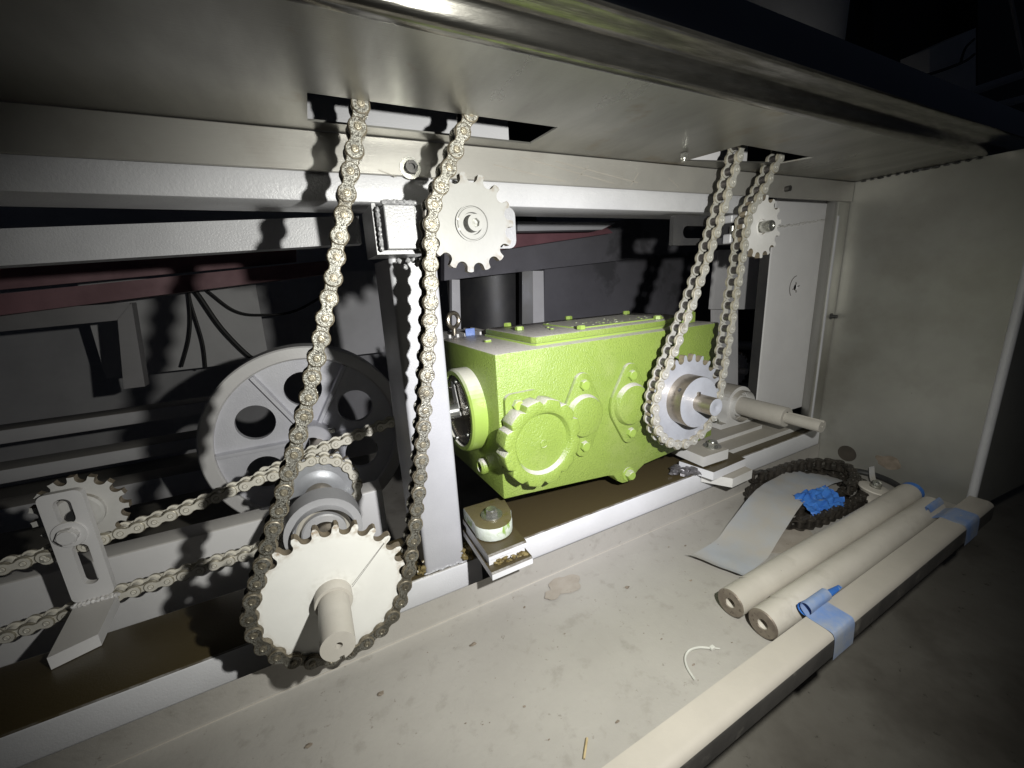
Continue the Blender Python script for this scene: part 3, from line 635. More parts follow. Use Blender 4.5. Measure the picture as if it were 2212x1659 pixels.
# big front sprocket with shaft end
t = thing('front_sprocket', 'big white toothed sprocket with a thick dusty shaft end, low at left', 'sprocket', (CL[0], 0.57, CL[1]))
toothed(t, CL, YL + 0.007, 0.014, 25, PHL, 0.0, 'plate_front')
yf = YL - 0.007
kx, kz = CL
F0 = front((kx, 0.472, kz))
key = [(0.0205 * math.cos(a), 0.0205 * math.sin(a)) for a in [math.radians(-75 + 330 * k / 40) for k in range(41)]] + [(-0.0005, -0.0185), (-0.001, -0.0155), (0.005, -0.0150)]
m = MB(); m.plate(key, [circle(0.001, 0.001, 0.0045, 16)], F0, -0.085, 0.0); m.build('shaft', 'shaft', t, angle=30)
m = MB(); m.lathe([(0, 0.0), (0.0048, 0.0), (0.0048, 0.003), (0, 0.003)], (kx + 0.001, 0.487, kz + 0.001), -Y, 16); m.build('centre_bore', 'shaft', t)
m = MB(); m.lathe([(0.0, 0), (0.0252, 0), (0.0252, 0.017), (0.0246, 0.018), (0.0195, 0.018)], (kx, yf, kz), -Y, 40); m.build('collar', 'shaft', t)
m = MB(); m.cyl((kx, 0.592, kz), (kx - 0.004, 1.30, kz), 0.0205, n=28); m.build('rear_shaft', 'turned', t)
for o_ in (0, 0.0035):
    m = MB(); m.slab([(kx + 0.026, yf - 0.0003, kz + 0.003 + o_), (kx + 0.078, yf - 0.0003, kz + 0.057 + o_ * .3), (kx + 0.0784, yf - 0.0003, kz + 0.0566 + o_ * .3), (kx + 0.0264, yf - 0.0003, kz + 0.0026 + o_)], (0, 0.0005, 0)); m.build('scratch', 'ink', t)

# pillow bearing behind it
def pillow(label, cx, cz, y0, y1, r, base_z, mname='white_dusty'):
    t = thing('pillow_block', label, 'bearing', (cx, (y0 + y1) / 2, base_z))
    w = r * 1.32; hb = 0.016
    o = []
    for k in range(25):
        a = math.radians(-25 + 230 * k / 24); o.append((cx + r * math.cos(a), cz + r * math.sin(a)))
    o += [(cx - r * 0.92, base_z + hb), (cx - w, base_z + hb), (cx - w, base_z), (cx + w, base_z), (cx + w, base_z + hb), (cx + r * 0.92, base_z + hb)]
    m = MB(); m.plate(o, [circle(cx, cz, r * 0.80, 40)], front((0, y0, 0)), -(y1 - y0), 0); m.build('housing', mname, t)
    m = MB(); m.lathe([(r * 0.805, 0.030), (r * 0.805, 0.004), (r * 0.74, 0.001), (r * 0.72, 0.006), (r * 0.70, 0.007)], (cx, y0 + 0.012, cz), -Y, 48); m.build('outer_race', mname, t)
    m = MB(); m.lathe([(r * 0.70, 0.006), (r * 0.66, 0.003), (r * 0.58, 0.003), (r * 0.56, 0.008)], (cx, y0 + 0.012, cz), -Y, 48); m.build('seal', 'shaft' if r > 0.063 else mname, t)
    m = MB(); m.lathe([(r * 0.57, 0.0), (r * 0.57, 0.016), (r * 0.53, 0.018), (r * 0.36, 0.018), (r * 0.36, 0.0)], (cx, y0 + 0.012, cz), -Y, 40); m.build('inner_race', mname, t)
    for sx in (-1, 1): hex_bolt(t, (cx + sx * r * 1.12, (y0 + y1) / 2, base_z + hb + 0.001), Z, 0.009, 0.008, 'zinc', washer=0.014)
    return t
pillow('white pillow block bearing on the beam right behind the big front sprocket', -0.033, -0.4234, 0.748, 0.795, 0.0655, ZBL + 0.001, 'white')

# inner sprocket with conical hub
t = thing('inner_sprocket', 'bluish zinc sprocket with a coned hub between the bearing and pulley wheel', 'sprocket', (CA[0], YA, CA[1]))
toothed(t, CA, YA + 0.007, 0.014, NA, PHA, 0.021, 'nickel')
m = MB(); m.lathe([(0.030, 0.016), (0.033, 0.010), (0.042, 0.003), (0.052, 0.0004)], (CA[0], YA - 0.007, CA[1]), -Y, 40); m.build('hub', 'nickel', t)
m = MB(); m.lathe([(0.0300, 0.0), (0.0300, 0.115), (0.021, 0.116)], (CA[0], YA - 0.007, CA[1]), -Y, 40); m.build('sleeve', 'turned', t)
toothed(t, (CA[0] - 0.0015, CA[1]), YB + 0.007, 0.014, NA, PHA + 0.1, 0.021, 'nickel')
for a in (-0.35, 3.5):
    m = MB(); m.box((CA[0] + 0.062 * math.cos(a), YA - 0.03, CA[1] + 0.062 * math.sin(a)), (0.014, 0.02, 0.010), bevel=0.002); m.build('lug', 'zinc', t)

# pulley wheel
CW = (-0.044, -0.418); YW = 1.27
t = thing('pulley_wheel', 'large cast grey pulley wheel with round holes and ribs, behind the left chains', 'wheel', (CW[0], YW, CW[1]))
m = MB(); m.lathe([(0.236, 0.0), (0.240, 0.004), (0.268, 0.004), (0.272, 0.0), (0.272, -0.075), (0.24, -0.075), (0.236, -0.07), (0.236, 0.0)], (CW[0], YW, CW[1]), -Y, 96); m.build('rim', 'rim', t)
m = MB(); m.plate(circle(0, 0, 0.238, 96), [circle(0.150 * math.cos(math.radians(30 + 60 * k)), 0.150 * math.sin(math.radians(30 + 60 * k)), 0.049, 32) for k in range(6)], front((CW[0], YW, CW[1])), -0.030, -0.012); m.build('web', 'cast', t)
for k in range(6):
    a = math.radians(60 * k); u = Vector((math.cos(a), 0, math.sin(a))); v = Vector((-math.sin(a), 0, math.cos(a)))
    m = MB(); O = Vector((CW[0], YW + 0.0125, CW[1]))
    m.extrude([(-0.008, 0), (0.008, 0), (0.0045, 0.017), (-0.0045, 0.017)], O + u * 0.05, O + u * 0.234, v, -Y); m.build('rib', 'cast', t)
m = MB(); m.lathe([(0.021, 0.045), (0.05, 0.045), (0.053, 0.042), (0.057, -0.04)], (CW[0], YW, CW[1]), -Y, 48); m.build('hub', 'cast', t)
m = MB(); m.box((CW[0] + 0.054, YW - 0.03, CW[1] + 0.026), (0.02, 0.014, 0.014), bevel=0.002); m.build('key', 'zinc', t)

# left idler (front) sprocket
CI1 = (0.2230, 0.0792); yi = YL
t = thing('idler_sprocket', 'pale idler sprocket with a hex socket screw, pressing the oily chain at top centre', 'sprocket', (CI1[0], yi, CI1[1]))
toothed(t, CI1, yi + 0.006, 0.012, 15, phase_near(jl, CI1), 0.024, 'plate_white', tip=0.0655)
fy = yi - 0.006
m = MB(); m.lathe([(0.0245, -0.004), (0.0245, 0.0012), (0.0232, 0.0012), (0.0225, -0.0012), (0.0215, -0.0012), (0.0208, 0.0005), (0.0150, 0.0005), (0.0143, -0.005), (0.009, -0.005)], (CI1[0] + 0.0015, fy, CI1[1]), -Y, 48); m.build('bearing', 'plate_white', t)
for a in (165, 200):
    m = MB(); m.cyl((CI1[0] + 0.0015 + 0.0215 * math.cos(math.radians(a)), fy - 0.0003, CI1[1] + 0.0215 * math.sin(math.radians(a))), (CI1[0] + 0.0015 + 0.0215 * math.cos(math.radians(a)), fy - 0.0012, CI1[1] + 0.0215 * math.sin(math.radians(a))), 0.0018, n=10); m.build('circlip_eye', 'angle', t)
m = MB(); F = front((CI1[0] + 0.0015, fy - 0.013, CI1[1] - 0.0005)); m.plate(circle(0, 0, 0.0112, 32), [hexagon(0.0062, 0.3)], F, -0.018, 0); m.build('socket_screw', 'plate_white', t)
m = MB(); m.plate(hexagon(0.0061, 0.3), [], F, -0.010, -0.0075); m.build('socket_floor', 'zinc', t)

# right idler
CI2 = (0.919, 0.0845); yi = YR
t = thing('idler_sprocket', 'dusty idler sprocket on a plain stub shaft beside the cream chain at upper right', 'sprocket', (CI2[0], yi, CI2[1]))
toothed(t, CI2, yi + 0.006, 0.012, 15, phase_near(jr, CI2), 0.0175, 'white_dusty', tip=0.0655)
m = MB(); m.lathe([(0.0175, -0.006), (0.0175, 0.001), (0.0158, 0.001), (0.0152, -0.004), (0.010, -0.004)], (CI2[0], yi - 0.006, CI2[1]), -Y, 36); m.build('bearing', 'white_dusty', t)
m = MB(); m.lathe([(0.0118, -0.05), (0.0118, 0.020), (0.0108, 0.022), (0.006, 0.022), (0.005, 0.0205), (0, 0.0205)], (CI2[0], yi - 0.006, CI2[1]), -Y, 28); m.build('stub_shaft', 'zinc', t)
t = thing('idler_bracket', 'dark slotted bracket with white clamps holding the stub shaft of the upper right idler sprocket', 'bracket', (0.8, 0.66, 0.08))
m = MB(); m.plate(rrect(0.705, 0.053, 0.905, 0.112, 0.004), [rrect(0.733, 0.067, 0.862, 0.092, 0.0124)], front((0, 0.662, 0)), -0.010, 0); m.build('slotted_plate', 'dark', t)
m = MB(); m.box((0.872, 0.652, 0.105), (0.032, 0.02, 0.016), bevel=0.002); m.build('clamp', 'white', t)
m = MB(); m.box((0.872, 0.652, 0.064), (0.032, 0.02, 0.020), bevel=0.002); m.build('clamp', 'white', t)
m = MB(); m.cyl((0.868, 0.648, 0.09), (0.868, 0.648, 0.07), 0.006); m.build('adjuster', 'zinc', t)

# gearbox sprocket with hub on the output shaft
t = thing('gearbox_sprocket', 'bluish zinc sprocket with a deep hub and shaft end before the green gearbox', 'sprocket', (CRs[0], YR, CRs[1]))
toothed(t, CRs, YR + 0.007, 0.014, NR, PHR, 0.02, 'nickel')
hx, hz = 0.7085, -0.2695
m = MB(); yh = YR - 0.007; m.lathe([(0.0550, 0.0), (0.0550, 0.035), (0.0540, 0.0365)], (hx, yh, hz), -Y, 64); m.build('hub', 'turned', t)
m = MB(); m.plate(circle(0, 0, 0.0541, 48), [circle(0, 0, 0.0185, 24)], front((hx, yh - 0.0355, hz)), 0, 0.0012); m.build('hub_face', 'nickel', t)
m = MB(); kk = [(0.0186 * math.cos(a), 0.0186 * math.sin(a)) for a in [math.radians(75 + 330 * k / 30 + 15) for k in range(31)]] + [(0.0035, 0.0145), (-0.0, 0.0145)]
m.lathe([(0.0186, -0.08), (0.0186, 0.075), (0.0178, 0.077), (0.004, 0.077), (0.002, 0.074), (0, 0.074)], (hx, yh, hz), -Y, 32); m.build('output_shaft', 'turned', t)
m = MB(); m.lathe([(0.0178, 0), (0.0178, 0.001), (0.0035, 0.001), (0.0, -0.001)], (hx, yh - 0.0768, hz), -Y, 32); m.build('shaft_face', 'nickel', t)
m = MB(); m.box((hx - 0.0045, yh - 0.038, hz + 0.0205), (0.008, 0.006, 0.007), bevel=0.001); m.build('key', 'turned', t)
for (sx, sz, sy) in ((-0.0445, 0.0322, 0.024),):
    d = Vector((sx, 0, sz)).normalized(); P = Vector((hx, yh - sy, hz)) + d * 0.0547
    m = MB(); m.lathe([(0, 0), (0.0042, 0), (0.0042, 0.0006), (0.0034, 0.0006), (0.0030, 0.0003), (0, 0.0003)], P, d, 18); m.build('set_screw', 'black_bolt', t)

# ------------------------------------------------------------------ green gear reducer (own turned frame)
G0 = Vector((0.285, 0.660, -0.126)); gu = Vector((1, 0.045, 0)).normalized(); gv = Vector((-0.045, 1, 0)).normalized()
GB = Matrix((gu, gv, Z)).transposed().to_4x4(); GB.translation = G0
def G(u, v, w): return G0 + gu * u + gv * v + Z * w
def GF(u, v, w): return (G(u, v, w), gu, Z, -gv)
def GT(w): return (G(0, 0, w), gu, gv, Z)
t = thing('gear_reducer', 'lime green gearbox with dusty top, bolted covers and a scalloped cap', 'gearbox', G(0.3, 0.14, -0.30))
m = MB()
sil = [(0, 0), (0.615, 0), (0.615, -0.296), (0.375, -0.312), (0.355, -0.322), (0.338, -0.338), (0.322, -0.343), (0.306, -0.341), (0.292, -0.332), (0.280, -0.315), (0.262, -0.310), (0.045, -0.288), (0, -0.284)]
m.plate(sil, [], GF(0, 0, 0), -0.285, 0.0)
bmesh.ops.recalc_face_normals(m.bm, faces=m.bm.faces)
bmesh.ops.bevel(m.bm, geom=[e for e in m.bm.edges if len(e.link_faces) == 2 and e.calc_face_angle() > 0.7], offset=0.003, segments=2, affect='EDGES', profile=0.5)
m.build('casing', 'green', t, angle=25)
cov = [(0.098, 0.040), (0.104, 0.0285), (0.440, 0.0285), (0.470, 0.036), (0.565, 0.080), (0.585, 0.15), (0.57, 0.235), (0.54, 0.262), (0.12, 0.262), (0.098, 0.25)]
m = MB(); m.plate([(a, b) for a, b in cov], [], GT(0.0), 0.0, 0.004); m.build('gasket', 'green_smooth', t)
m = MB(); m.plate([(a * 0.995 + 0.002, b * 0.985 + 0.001) for a, b in cov], [], GT(0.004), 0.0, 0.013)
bmesh.ops.recalc_face_normals(m.bm, faces=m.bm.faces)
bmesh.ops.bevel(m.bm, geom=[e for e in m.bm.edges if len(e.link_faces) == 2 and e.calc_face_angle() > 0.9], offset=0.0018, segments=2, affect='EDGES', profile=0.5)
m.build('top_cover', 'green', t, angle=25)
m = MB(); m.plate(rrect(0.235, 0.066, 0.50, 0.21, 0.006), [], GT(0.017), 0.0, 0.0025); m.build('name_plate', 'green_smooth', t)
for (u, v) in ((0.137, 0.150), (0.158, 0.245), (0.345, 0.250), (0.525, 0.225), (0.468, 0.060), (0.232, 0.052)):
    hex_bolt(t, G(u, v, 0.018), Z, 0.0098, 0.0085, 'green_smooth', rot=random.random())
for (u, v, r) in ((0.19, 0.10, 0.004), (0.238, 0.19, 0.0035), (0.50, 0.20, 0.0035), (0.44, 0.085, 0.0035), (0.20, 0.13, 0.003), (0.33, 0.095, 0.0035)):
    m = MB(); m.lathe([(0, 0), (r * 1.2, 0), (r, 0.002), (0, 0.003)], G(u, v, 0.0185), Z, 10); m.build('rivet', 'green_smooth', t)
m = MB()
for k in range(40):
    m.blob(G(random.gauss(0.37, 0.05), random.gauss(0.11, 0.02), 0.0195), random.uniform(0.0008, 0.003), k, (1.4, 1, 0.5), 0.8, 1)
g = m.build('dust_crumb', 'green_smooth', t); g['kind'] = 'stuff'
m = MB(); m.box((0.06, 0.155, 0.002), (0.014, 0.010, 0.006), GB, 0.001); m.build('dust_chip', 'green_smooth', t)
hex_bolt(t, G(0.565, 0.055, 0.002), Z, 0.019, 0.030, 'green', 'breather_plug', rot=0.4)
# side caps: pointed-oval flange, boss and two bolts
def cap(u0, w0, hw, hh, rb, thick=0.009):
    o = []
    for a in range(0, 360, 8):
        c, s_ = math.cos(math.radians(a)), math.sin(math.radians(a))
        # rounded lens: big circle in the middle, small circles at the bolts
        o.append((c, s_))
    pts = []
    rm, rt = hw, 0.020; dz = hh - rt
    al = math.acos((rm - rt) / dz)
    for seg in ((PI / 2 - al, -PI / 2 + al, 0, rm), (-PI / 2 + al, -PI / 2 - al, -dz, rt), (-PI / 2 - al, -3 * PI / 2 + al, 0, rm), (PI / 2 + al, PI / 2 - al, dz, rt)):
        for k in range(11):
            a = seg[0] + (seg[1] - seg[0]) * k / 10; pts.append((u0 + seg[3] * math.cos(a), w0 + seg[2] + seg[3] * math.sin(a)))
    f = MB(); f.plate(pts[::-1], [], GF(0, 0, 0), -0.001, thick)
    bmesh.ops.recalc_face_normals(f.bm, faces=f.bm.faces)
    bmesh.ops.bevel(f.bm, geom=[e for e in f.bm.edges if len(e.link_faces) == 2 and e.calc_face_angle() > 1.0], offset=0.002, segments=2, affect='EDGES', profile=0.5)
    fo = f.build('side_cap', 'green', t, angle=25)
    b = MB(); b.lathe([(rb + 0.002, thick - 0.001), (rb, thick + 0.006), (rb - 0.003, thick + 0.011), (rb - 0.010, thick + 0.013), (0, thick + 0.013)], G(u0, 0, w0), -gv, 48); b.build('boss', 'green', fo, angle=30)
    for s_ in (-1, 1): hex_bolt(fo, G(u0, -thick, w0 + s_ * 0.0655), -gv, 0.0112, 0.009, 'green_smooth', rot=0.45)
cap(0.1883, -0.150, 0.052, 0.090, 0.044)
cap(0.3175, -0.1495, 0.056, 0.091, 0.046)
m = MB(); m.plate(rrect(0.010, -0.215, 0.085, -0.075, 0.014), [], GF(0, 0, 0), -0.001, 0.009); po = m.build('side_cap', 'green', t)
for (u, w) in ((0.034, -0.097), (0.092, -0.232)): hex_bolt(po, G(u, -0.009, w), -gv, 0.0112, 0.010, 'green_smooth', rot=0.2)
# scalloped round cap
uc, wc = 0.070, -0.1715
o = []; NS = 12
for k in range(NS):
    a0 = 2 * PI * (k + 0.15) / NS
    for j in range(7):
        a = a0 + 2 * PI / NS * 0.62 * j / 6; o.append((uc + 0.0845 * math.cos(a), wc + 0.0845 * math.sin(a)))
    am = a0 + 2 * PI / NS * 0.81
    for j in (-2, -1, 0, 1, 2):
        a = am + 2 * PI / NS * 0.055 * j; rr = 0.0765 + 0.0022 * abs(j); o.append((uc + rr * math.cos(a), wc + rr * math.sin(a)))
m = MB(); m.plate(o, [circle(uc, wc, 0.0605, 60)], GF(0, -0.006, 0), 0.0, 0.037)
bmesh.ops.recalc_face_normals(m.bm, faces=m.bm.faces)
bmesh.ops.bevel(m.bm, geom=[e for e in m.bm.edges if len(e.link_faces) == 2 and e.calc_face_angle() > 1.0 and abs((e.verts[0].co - e.verts[1].co).dot(gv)) < 1e-4], offset=0.0025, segments=2, affect='EDGES', profile=0.5)
cp = m.build('scalloped_cap', 'green', t, angle=45)
m = MB(); m.lathe([(0.0615, 0.0425), (0.0605, 0.0425), (0.0555, 0.0345), (0.004, 0.0345), (0.0, 0.0355)], G(uc, 0, wc), -gv, 64); m.build('cap_dish', 'green', cp)
m = MB(); m.lathe([(0.0085, 0.034), (0.0085, 0.0355), (0.0065, 0.0358), (0.006, 0.035), (0.0, 0.035)], G(uc + 0.004, 0, wc - 0.004), -gv, 24); m.build('centre_dot', 'green', cp)
m = MB(); m.lathe([(0.052, 0.0), (0.052, 0.012)], G(uc, 0, wc), -gv, 40); m.build('neck', 'green', cp)
# end dial on the left face
m = MB(); DU = G(0, 0.135, -0.132)
m.lathe([(0.088, -0.001), (0.088, 0.028), (0.084, 0.032), (0.076, 0.032), (0.074, 0.026)], DU, -gu, 64); do = m.build('dial_rim', 'green_smooth', t)
m = MB(); m.lathe([(0.0755, 0.022), (0.0755, 0.0265), (0.070, 0.0268), (0, 0.0268)], DU, -gu, 64); m.build('dial_face', 'dial', do)
m = MB()
for k in range(60):
    a = 2 * PI * k / 60; m.lathe([(0.0008 if k % 5 else 0.0014, 0.0268), (0.0008 if k % 5 else 0.0014, 0.0272), (0, 0.0272)], DU + (gv * math.cos(a) + Z * math.sin(a)) * 0.058, -gu, 6)
g = m.build('dial_scale', 'dial_mark', do); g['kind'] = 'stuff'
m = MB(); m.lathe([(0.0735, 0.0268), (0.0735, 0.0285), (0.0715, 0.0285), (0.0715, 0.0268)], DU, -gu, 64, True); m.build('snap_ring', 'rubber', do)
for a in (35, 100, 160, 215, 280, 325):
    P = DU + (gv * math.cos(math.radians(a)) + Z * math.sin(math.radians(a))) * 0.065
    m = MB(); m.lathe([(0, 0.034), (0.0035, 0.034), (0.004, 0.0265)], P, -gu, 12); m.build('screw', 'zinc', do)
m = MB(); m.lathe([(0.0, 0.075), (0.012, 0.075), (0.014, 0.06), (0.016, 0.026)], DU, -gu, 24); m.build('dial_shaft', 'zinc', do)
m = MB(); m.plate([(-0.02, -0.006), (0.012, -0.002), (0.02, 0.06), (0.006, 0.06)], [], (DU - gu * 0.029, gv, Z, -gu), 0, 0.002); m.build('pointer', 'zinc', do)
m = MB(); m.lathe([(0.016, 0.0), (0.017, 0.010), (0.013, 0.014), (0.010, 0.014), (0.010, 0.004), (0, 0.004)], G(0, 0.078, -0.243), -gu, 24); m.build('drain_plug', 'green', t)
hex_bolt(t, G(0.3225, -0.001, -0.3215), -gv, 0.0115, 0.014, 'green_smooth', 'lug_bolt', washer=0.0165, rot=0.2)
# front feet with hold down bolts
ft = [(0.2135, 0.640)] + [(0.2485 + 0.037 * math.cos(math.radians(a)), 0.636 + 0.036 * math.sin(math.radians(a))) for a in range(190, 351, 16)] + [(0.292, 0.645), (0.300, 0.700), (0.2135, 0.700)]
m = MB(); m.plate(ft, [], (Vector((0, 0, 0)), X, Y, Z), -0.4515, -0.4255)
bmesh.ops.recalc_face_normals(m.bm, faces=m.bm.faces)
bmesh.ops.bevel(m.bm, geom=[e for e in m.bm.edges if len(e.link_faces) == 2 and e.calc_face_angle() > 1.0], offset=0.003, segments=2, affect='EDGES', profile=0.5)
fo = m.build('foot', 'foot', t, angle=25)
hex_bolt(fo, (0.2515, 0.645, -0.423), Z, 0.0118, 0.012, 'zinc', washer=0.0205, rot=0.5)
m = MB(); m.plate([(0.815, 0.640), (0.905, 0.640), (0.905, 0.74), (0.815, 0.74)], [], (Vector((0, 0, 0)), X, Y, Z), -0.470, -0.444); fo = m.build('foot', 'white_dusty', t)
hex_bolt(fo, (0.885, 0.672, -0.4415), Z, 0.0135, 0.014, 'zinc', washer=0.022, rot=0.2)

# stacked packing plates under the feet
t = thing('packing_plates', 'two greasy stepped plates stacked under the left foot of the green gearbox', 'plates', (0.255, 0.63, ZB1))
m = MB(); m.extrude([(0.0, 0), (0.13, 0), (0.13, 0.010), (0.003, 0.010), (0.0, 0.007)], (0.2125, 0.573, -0.4625), (0.288, 0.577, -0.4625), Y, Z); m.build('upper_plate', 'white_oily', t)
m = MB(); m.extrude([(0.0, 0), (0.145, 0), (0.145, 0.0135), (0.003, 0.0135), (0.0, 0.0105)], (0.2105, 0.557, -0.489), (0.2905, 0.561, -0.489), Y, Z); m.build('lower_plate', 'white_oily', t)
m = MB(); m.slab([(0.2145, 0.578, -0.4754), (0.286, 0.582, -0.4754), (0.287, 0.69, -0.4754), (0.2135, 0.69, -0.4754)], (0, 0, 0.0128)); m.build('shim', 'white_oily', t)
m = MB(); m.slab([(0.2145, 0.600, -0.4964), (0.289, 0.604, -0.4964), (0.289, 0.69, -0.4964), (0.2135, 0.69, -0.4964)], (0, 0, 0.0073)); m.build('shim', 'white_oily', t)
m = MB()
for k in range(34): m.blob((random.uniform(0.220, 0.284), random.uniform(0.571, 0.579), -0.4745 + random.uniform(-0.0015, 0.005)), random.uniform(0.0012, 0.0036), k, (1.4, 1, 0.6), 0.8)
g = m.build('grease_crumb', 'dirt', t); g['kind'] = 'stuff'
t = thing('packing_plates', 'pale plates stacked on the beam under the right end of the gearbox', 'plates', (0.88, 0.62, ZB1))
m = MB(); m.slab([(0.819, 0.613, -0.4955), (0.950, 0.622, -0.4955), (0.955, 0.70, -0.4955), (0.80, 0.70, -0.4955)], (0, 0, 0.021)); m.build('upper_plate', 'white_oily', t)
m = MB(); m.slab([(0.868, 0.596, -0.521), (0.950, 0.602, -0.521), (0.955, 0.655, -0.521), (0.83, 0.655, -0.521)], (0, 0, 0.024)); m.build('lower_plate', 'white_dusty', t)
m = MB()
for k in range(26):
    f = k / 25; m.blob((0.765 + 0.085 * f + random.uniform(-.01, .01), 0.690 - 0.055 * f + random.uniform(-.006, .006), -0.487 + random.uniform(-.004, .006)), random.uniform(0.005, 0.012), k, (1.4, 1, 0.8), 0.7)
g = m.build('weld_lump', 'weld', t); g['kind'] = 'stuff'
t = thing('bearing_rail', 'pale flat rail on the base beam under the right pillow block', 'rail', (1.1, 0.78, ZB1))
m = MB(); m.slab([(0.955, 0.688, ZB1 + 0.0008), (1.380, 0.700, ZB1 + 0.0008), (1.380, 0.90, ZB1 + 0.0008), (0.955, 0.89, ZB1 + 0.0008)], (0, 0, 0.0135)); m.build('rail_plate', 'white_dusty', t)
m = MB(); m.slab([(0.93, 0.735, ZB1 + 0.001), (1.20, 0.744, ZB1 + 0.001), (1.20, 0.756, ZB1 + 0.001), (0.93, 0.747, ZB1 + 0.001)], (0, 0, 0.024)); m.build('edge_bar', 'white_dusty', t)

# right pillow block with its stepped shaft
pillow('dusty pillow block bearing with a stepped shaft pointing out at right', 1.166, -0.415, 0.80, 0.855, 0.060, ZB1 + 0.016)
t = thing('stepped_shaft', 'pale stepped shaft with keyway sticking out of the right bearing', 'shaft', (1.166, 0.7, -0.415))
m = MB(); m.lathe([(0.0, -0.09), (0.0285, -0.09), (0.0285, 0.157), (0.0275, 0.159), (0.0165, 0.159)], (1.166, 0.815, -0.415), -Y, 36); m.build('large_end', 'shaft', t)
kp = [(0.0165 * math.cos(a), 0.0165 * math.sin(a)) for a in [math.radians(108 + 324 * k / 30) for k in range(31)]] + [(0.005, 0.0105), (-0.005, 0.0105)]
m = MB(); m.plate(kp, [circle(0, 0, 0.003, 10)], front((1.166, 0.565, -0.415)), -0.092, 0); m.build('keyed_end', 'shaft', t, angle=30)

# small far sprocket and dark window on the right
t = thing('far_sprocket', 'small grey sprocket far back between the gearbox and corner column', 'sprocket', (1.693, 1.2, -0.444))
toothed(t, (1.693, -0.444), 1.2, 0.012, 19, 0.1, 0.0, 'grey_dim', tip=0.076)
m = MB(); m.lathe([(0.026, 0), (0.026, 0.012), (0.014, 0.013), (0.014, 0.045), (0, 0.045)], (1.693, 1.188, -0.444), -Y, 24); m.build('hub', 'grey_dim', t)

# ------------------------------------------------------------------ slotted bracket at lower left and its sprocket
t = thing('slotted_bracket', 'dim grey slotted bracket plate on a foot at lower left', 'bracket', (-0.41, 0.88, ZBL))
m = MB(); yk = 0.892
m.plate(rrect(-0.444, -0.509, -0.387, -0.302, 0.011), [rrect(-0.4265, -0.360, -0.404, -0.314, 0.0106), rrect(-0.4225, -0.4795, -0.401, -0.400, 0.0106)], front((0, yk, 0)), -0.012, 0.0); m.build('slotted_plate', 'white_far_lifted', t)
m = MB(); m.slab([(-0.445, 0.895, ZBL + 0.001), (-0.387, 0.895, ZBL + 0.001), (-0.3785, 0.790, ZBL + 0.001), (-0.430, 0.769, ZBL + 0.001)], (0, 0, 0.0215)); m.build('foot', 'white_far_lifted', t)
m = MB()
for k in range(10): m.blob((-0.442 + 0.0061 * k, 0.891, -0.5125), 0.005, k, amp=0.6)
g = m.build('weld_bead', 'white_far_lifted', t); g['kind'] = 'stuff'
m = MB(); m.lathe([(0, 0), (0.0225, 0), (0.0235, 0.0015), (0.0225, 0.003), (0.013, 0.003)], (-0.418, yk, -0.378), -Y, 28); m.build('washer', 'white_far_lifted', t)
hex_bolt(t, (-0.418, yk - 0.003, -0.378), -Y, 0.0145, 0.012, 'white_far_lifted', rot=0.3)
t = thing('idler_sprocket', 'dim toothed idler sprocket half hidden behind the slotted bracket at left', 'sprocket', (CI[0], YA, CI[1]))
toothed(t, CI, YA + 0.007, 0.014, 15, 0.1, 0.0, 'white_dusty', tip=0.064)
m = MB(); m.lathe([(0.034, 0), (0.034, 0.008), (0.030, 0.011), (0.0, 0.011)], (CI[0], YA - 0.007, CI[1]), -Y, 32); m.build('hub', 'white_dusty', t)
m = MB(); m.lathe([(0.012, 0), (0.012, 0.020), (0, 0.020)], (CI[0] + 0.0, YA - 0.007, CI[1]), -Y, 16); m.build('pin', 'dark', t)
for k, (x0, z0, x1, z1) in enumerate(((-0.62, -0.43, -0.435, -0.415), (-0.62, -0.555, -0.44, -0.535))):
    jj = [Vector((p.x, YA, p.z)) for p in walk([(x0, z0), (x1, z1)])]
    t = thing('roller_chain', ('dim chain run leaving the slotted bracket at the left edge, upper strand', 'dim chain run leaving the slotted bracket at the left edge, lower strand')[k], 'chain', (x0, YA, z0))
    make_chain(t, jj, DA, True)

# ------------------------------------------------------------------ things lying on the pan
def round_bar(label, a, b, r, film0, film1):
    a, b = Vector(a), Vector(b); d = (b - a).normalized(); Ln = (b - a).length
    t = thing('round_bar', label, 'bar', a, 'round steel bars on the pan')
    m = MB(); m.lathe([(0.0085, 0.02), (0.0085, 0.0015), (0.0095, 0), (r - 0.002, 0), (r, 0.002), (r, Ln), (0, Ln)], a, d, 44); me = m.mesh('bar', ['wrap', 'bar_end'])
    for p in me.polygons:
        if (p.center - a).dot(d) < 0.004: p.material_index = 1
    link('bar', me, t)
    m = MB(); m.lathe([(0.0085, 0.02), (0, 0.02)], a, d, 20); m.build('bore', 'rubber', t)
    # loose dusty film sleeve with a ragged end
    m = MB(); n = 40; U = Z; V = d.cross(U).normalized(); U = V.cross(d)
    rows = []
    for k in range(n):
        an = 2 * PI * k / n; e0 = film0 + 0.012 * noise.noise(Vector((math.cos(an) * 2, math.sin(an) * 2, r * 99)))
        row = []
        for j in range(13):
            s_ = e0 + (film1 - e0) * j / 12; rr = r + 0.0008 + 0.0007 * noise.noise(Vector((s_ * 22, math.cos(an) * 3, math.sin(an) * 3)))
            row.append(m.bm.verts.new(a + d * s_ + (U * math.cos(an) + V * math.sin(an)) * rr))
        rows.append(row)
    for k in range(n):
        for j in range(12): m.face([rows[k][j], rows[(k + 1) % n][j], rows[(k + 1) % n][j + 1], rows[k][j + 1]])
    m.build('film_sleeve', 'wrap', t, angle=60)
    return t
B1a, B1b = (0.595, 0.394, ZF + 0.0262), (1.300, 0.416, ZF + 0.0262)
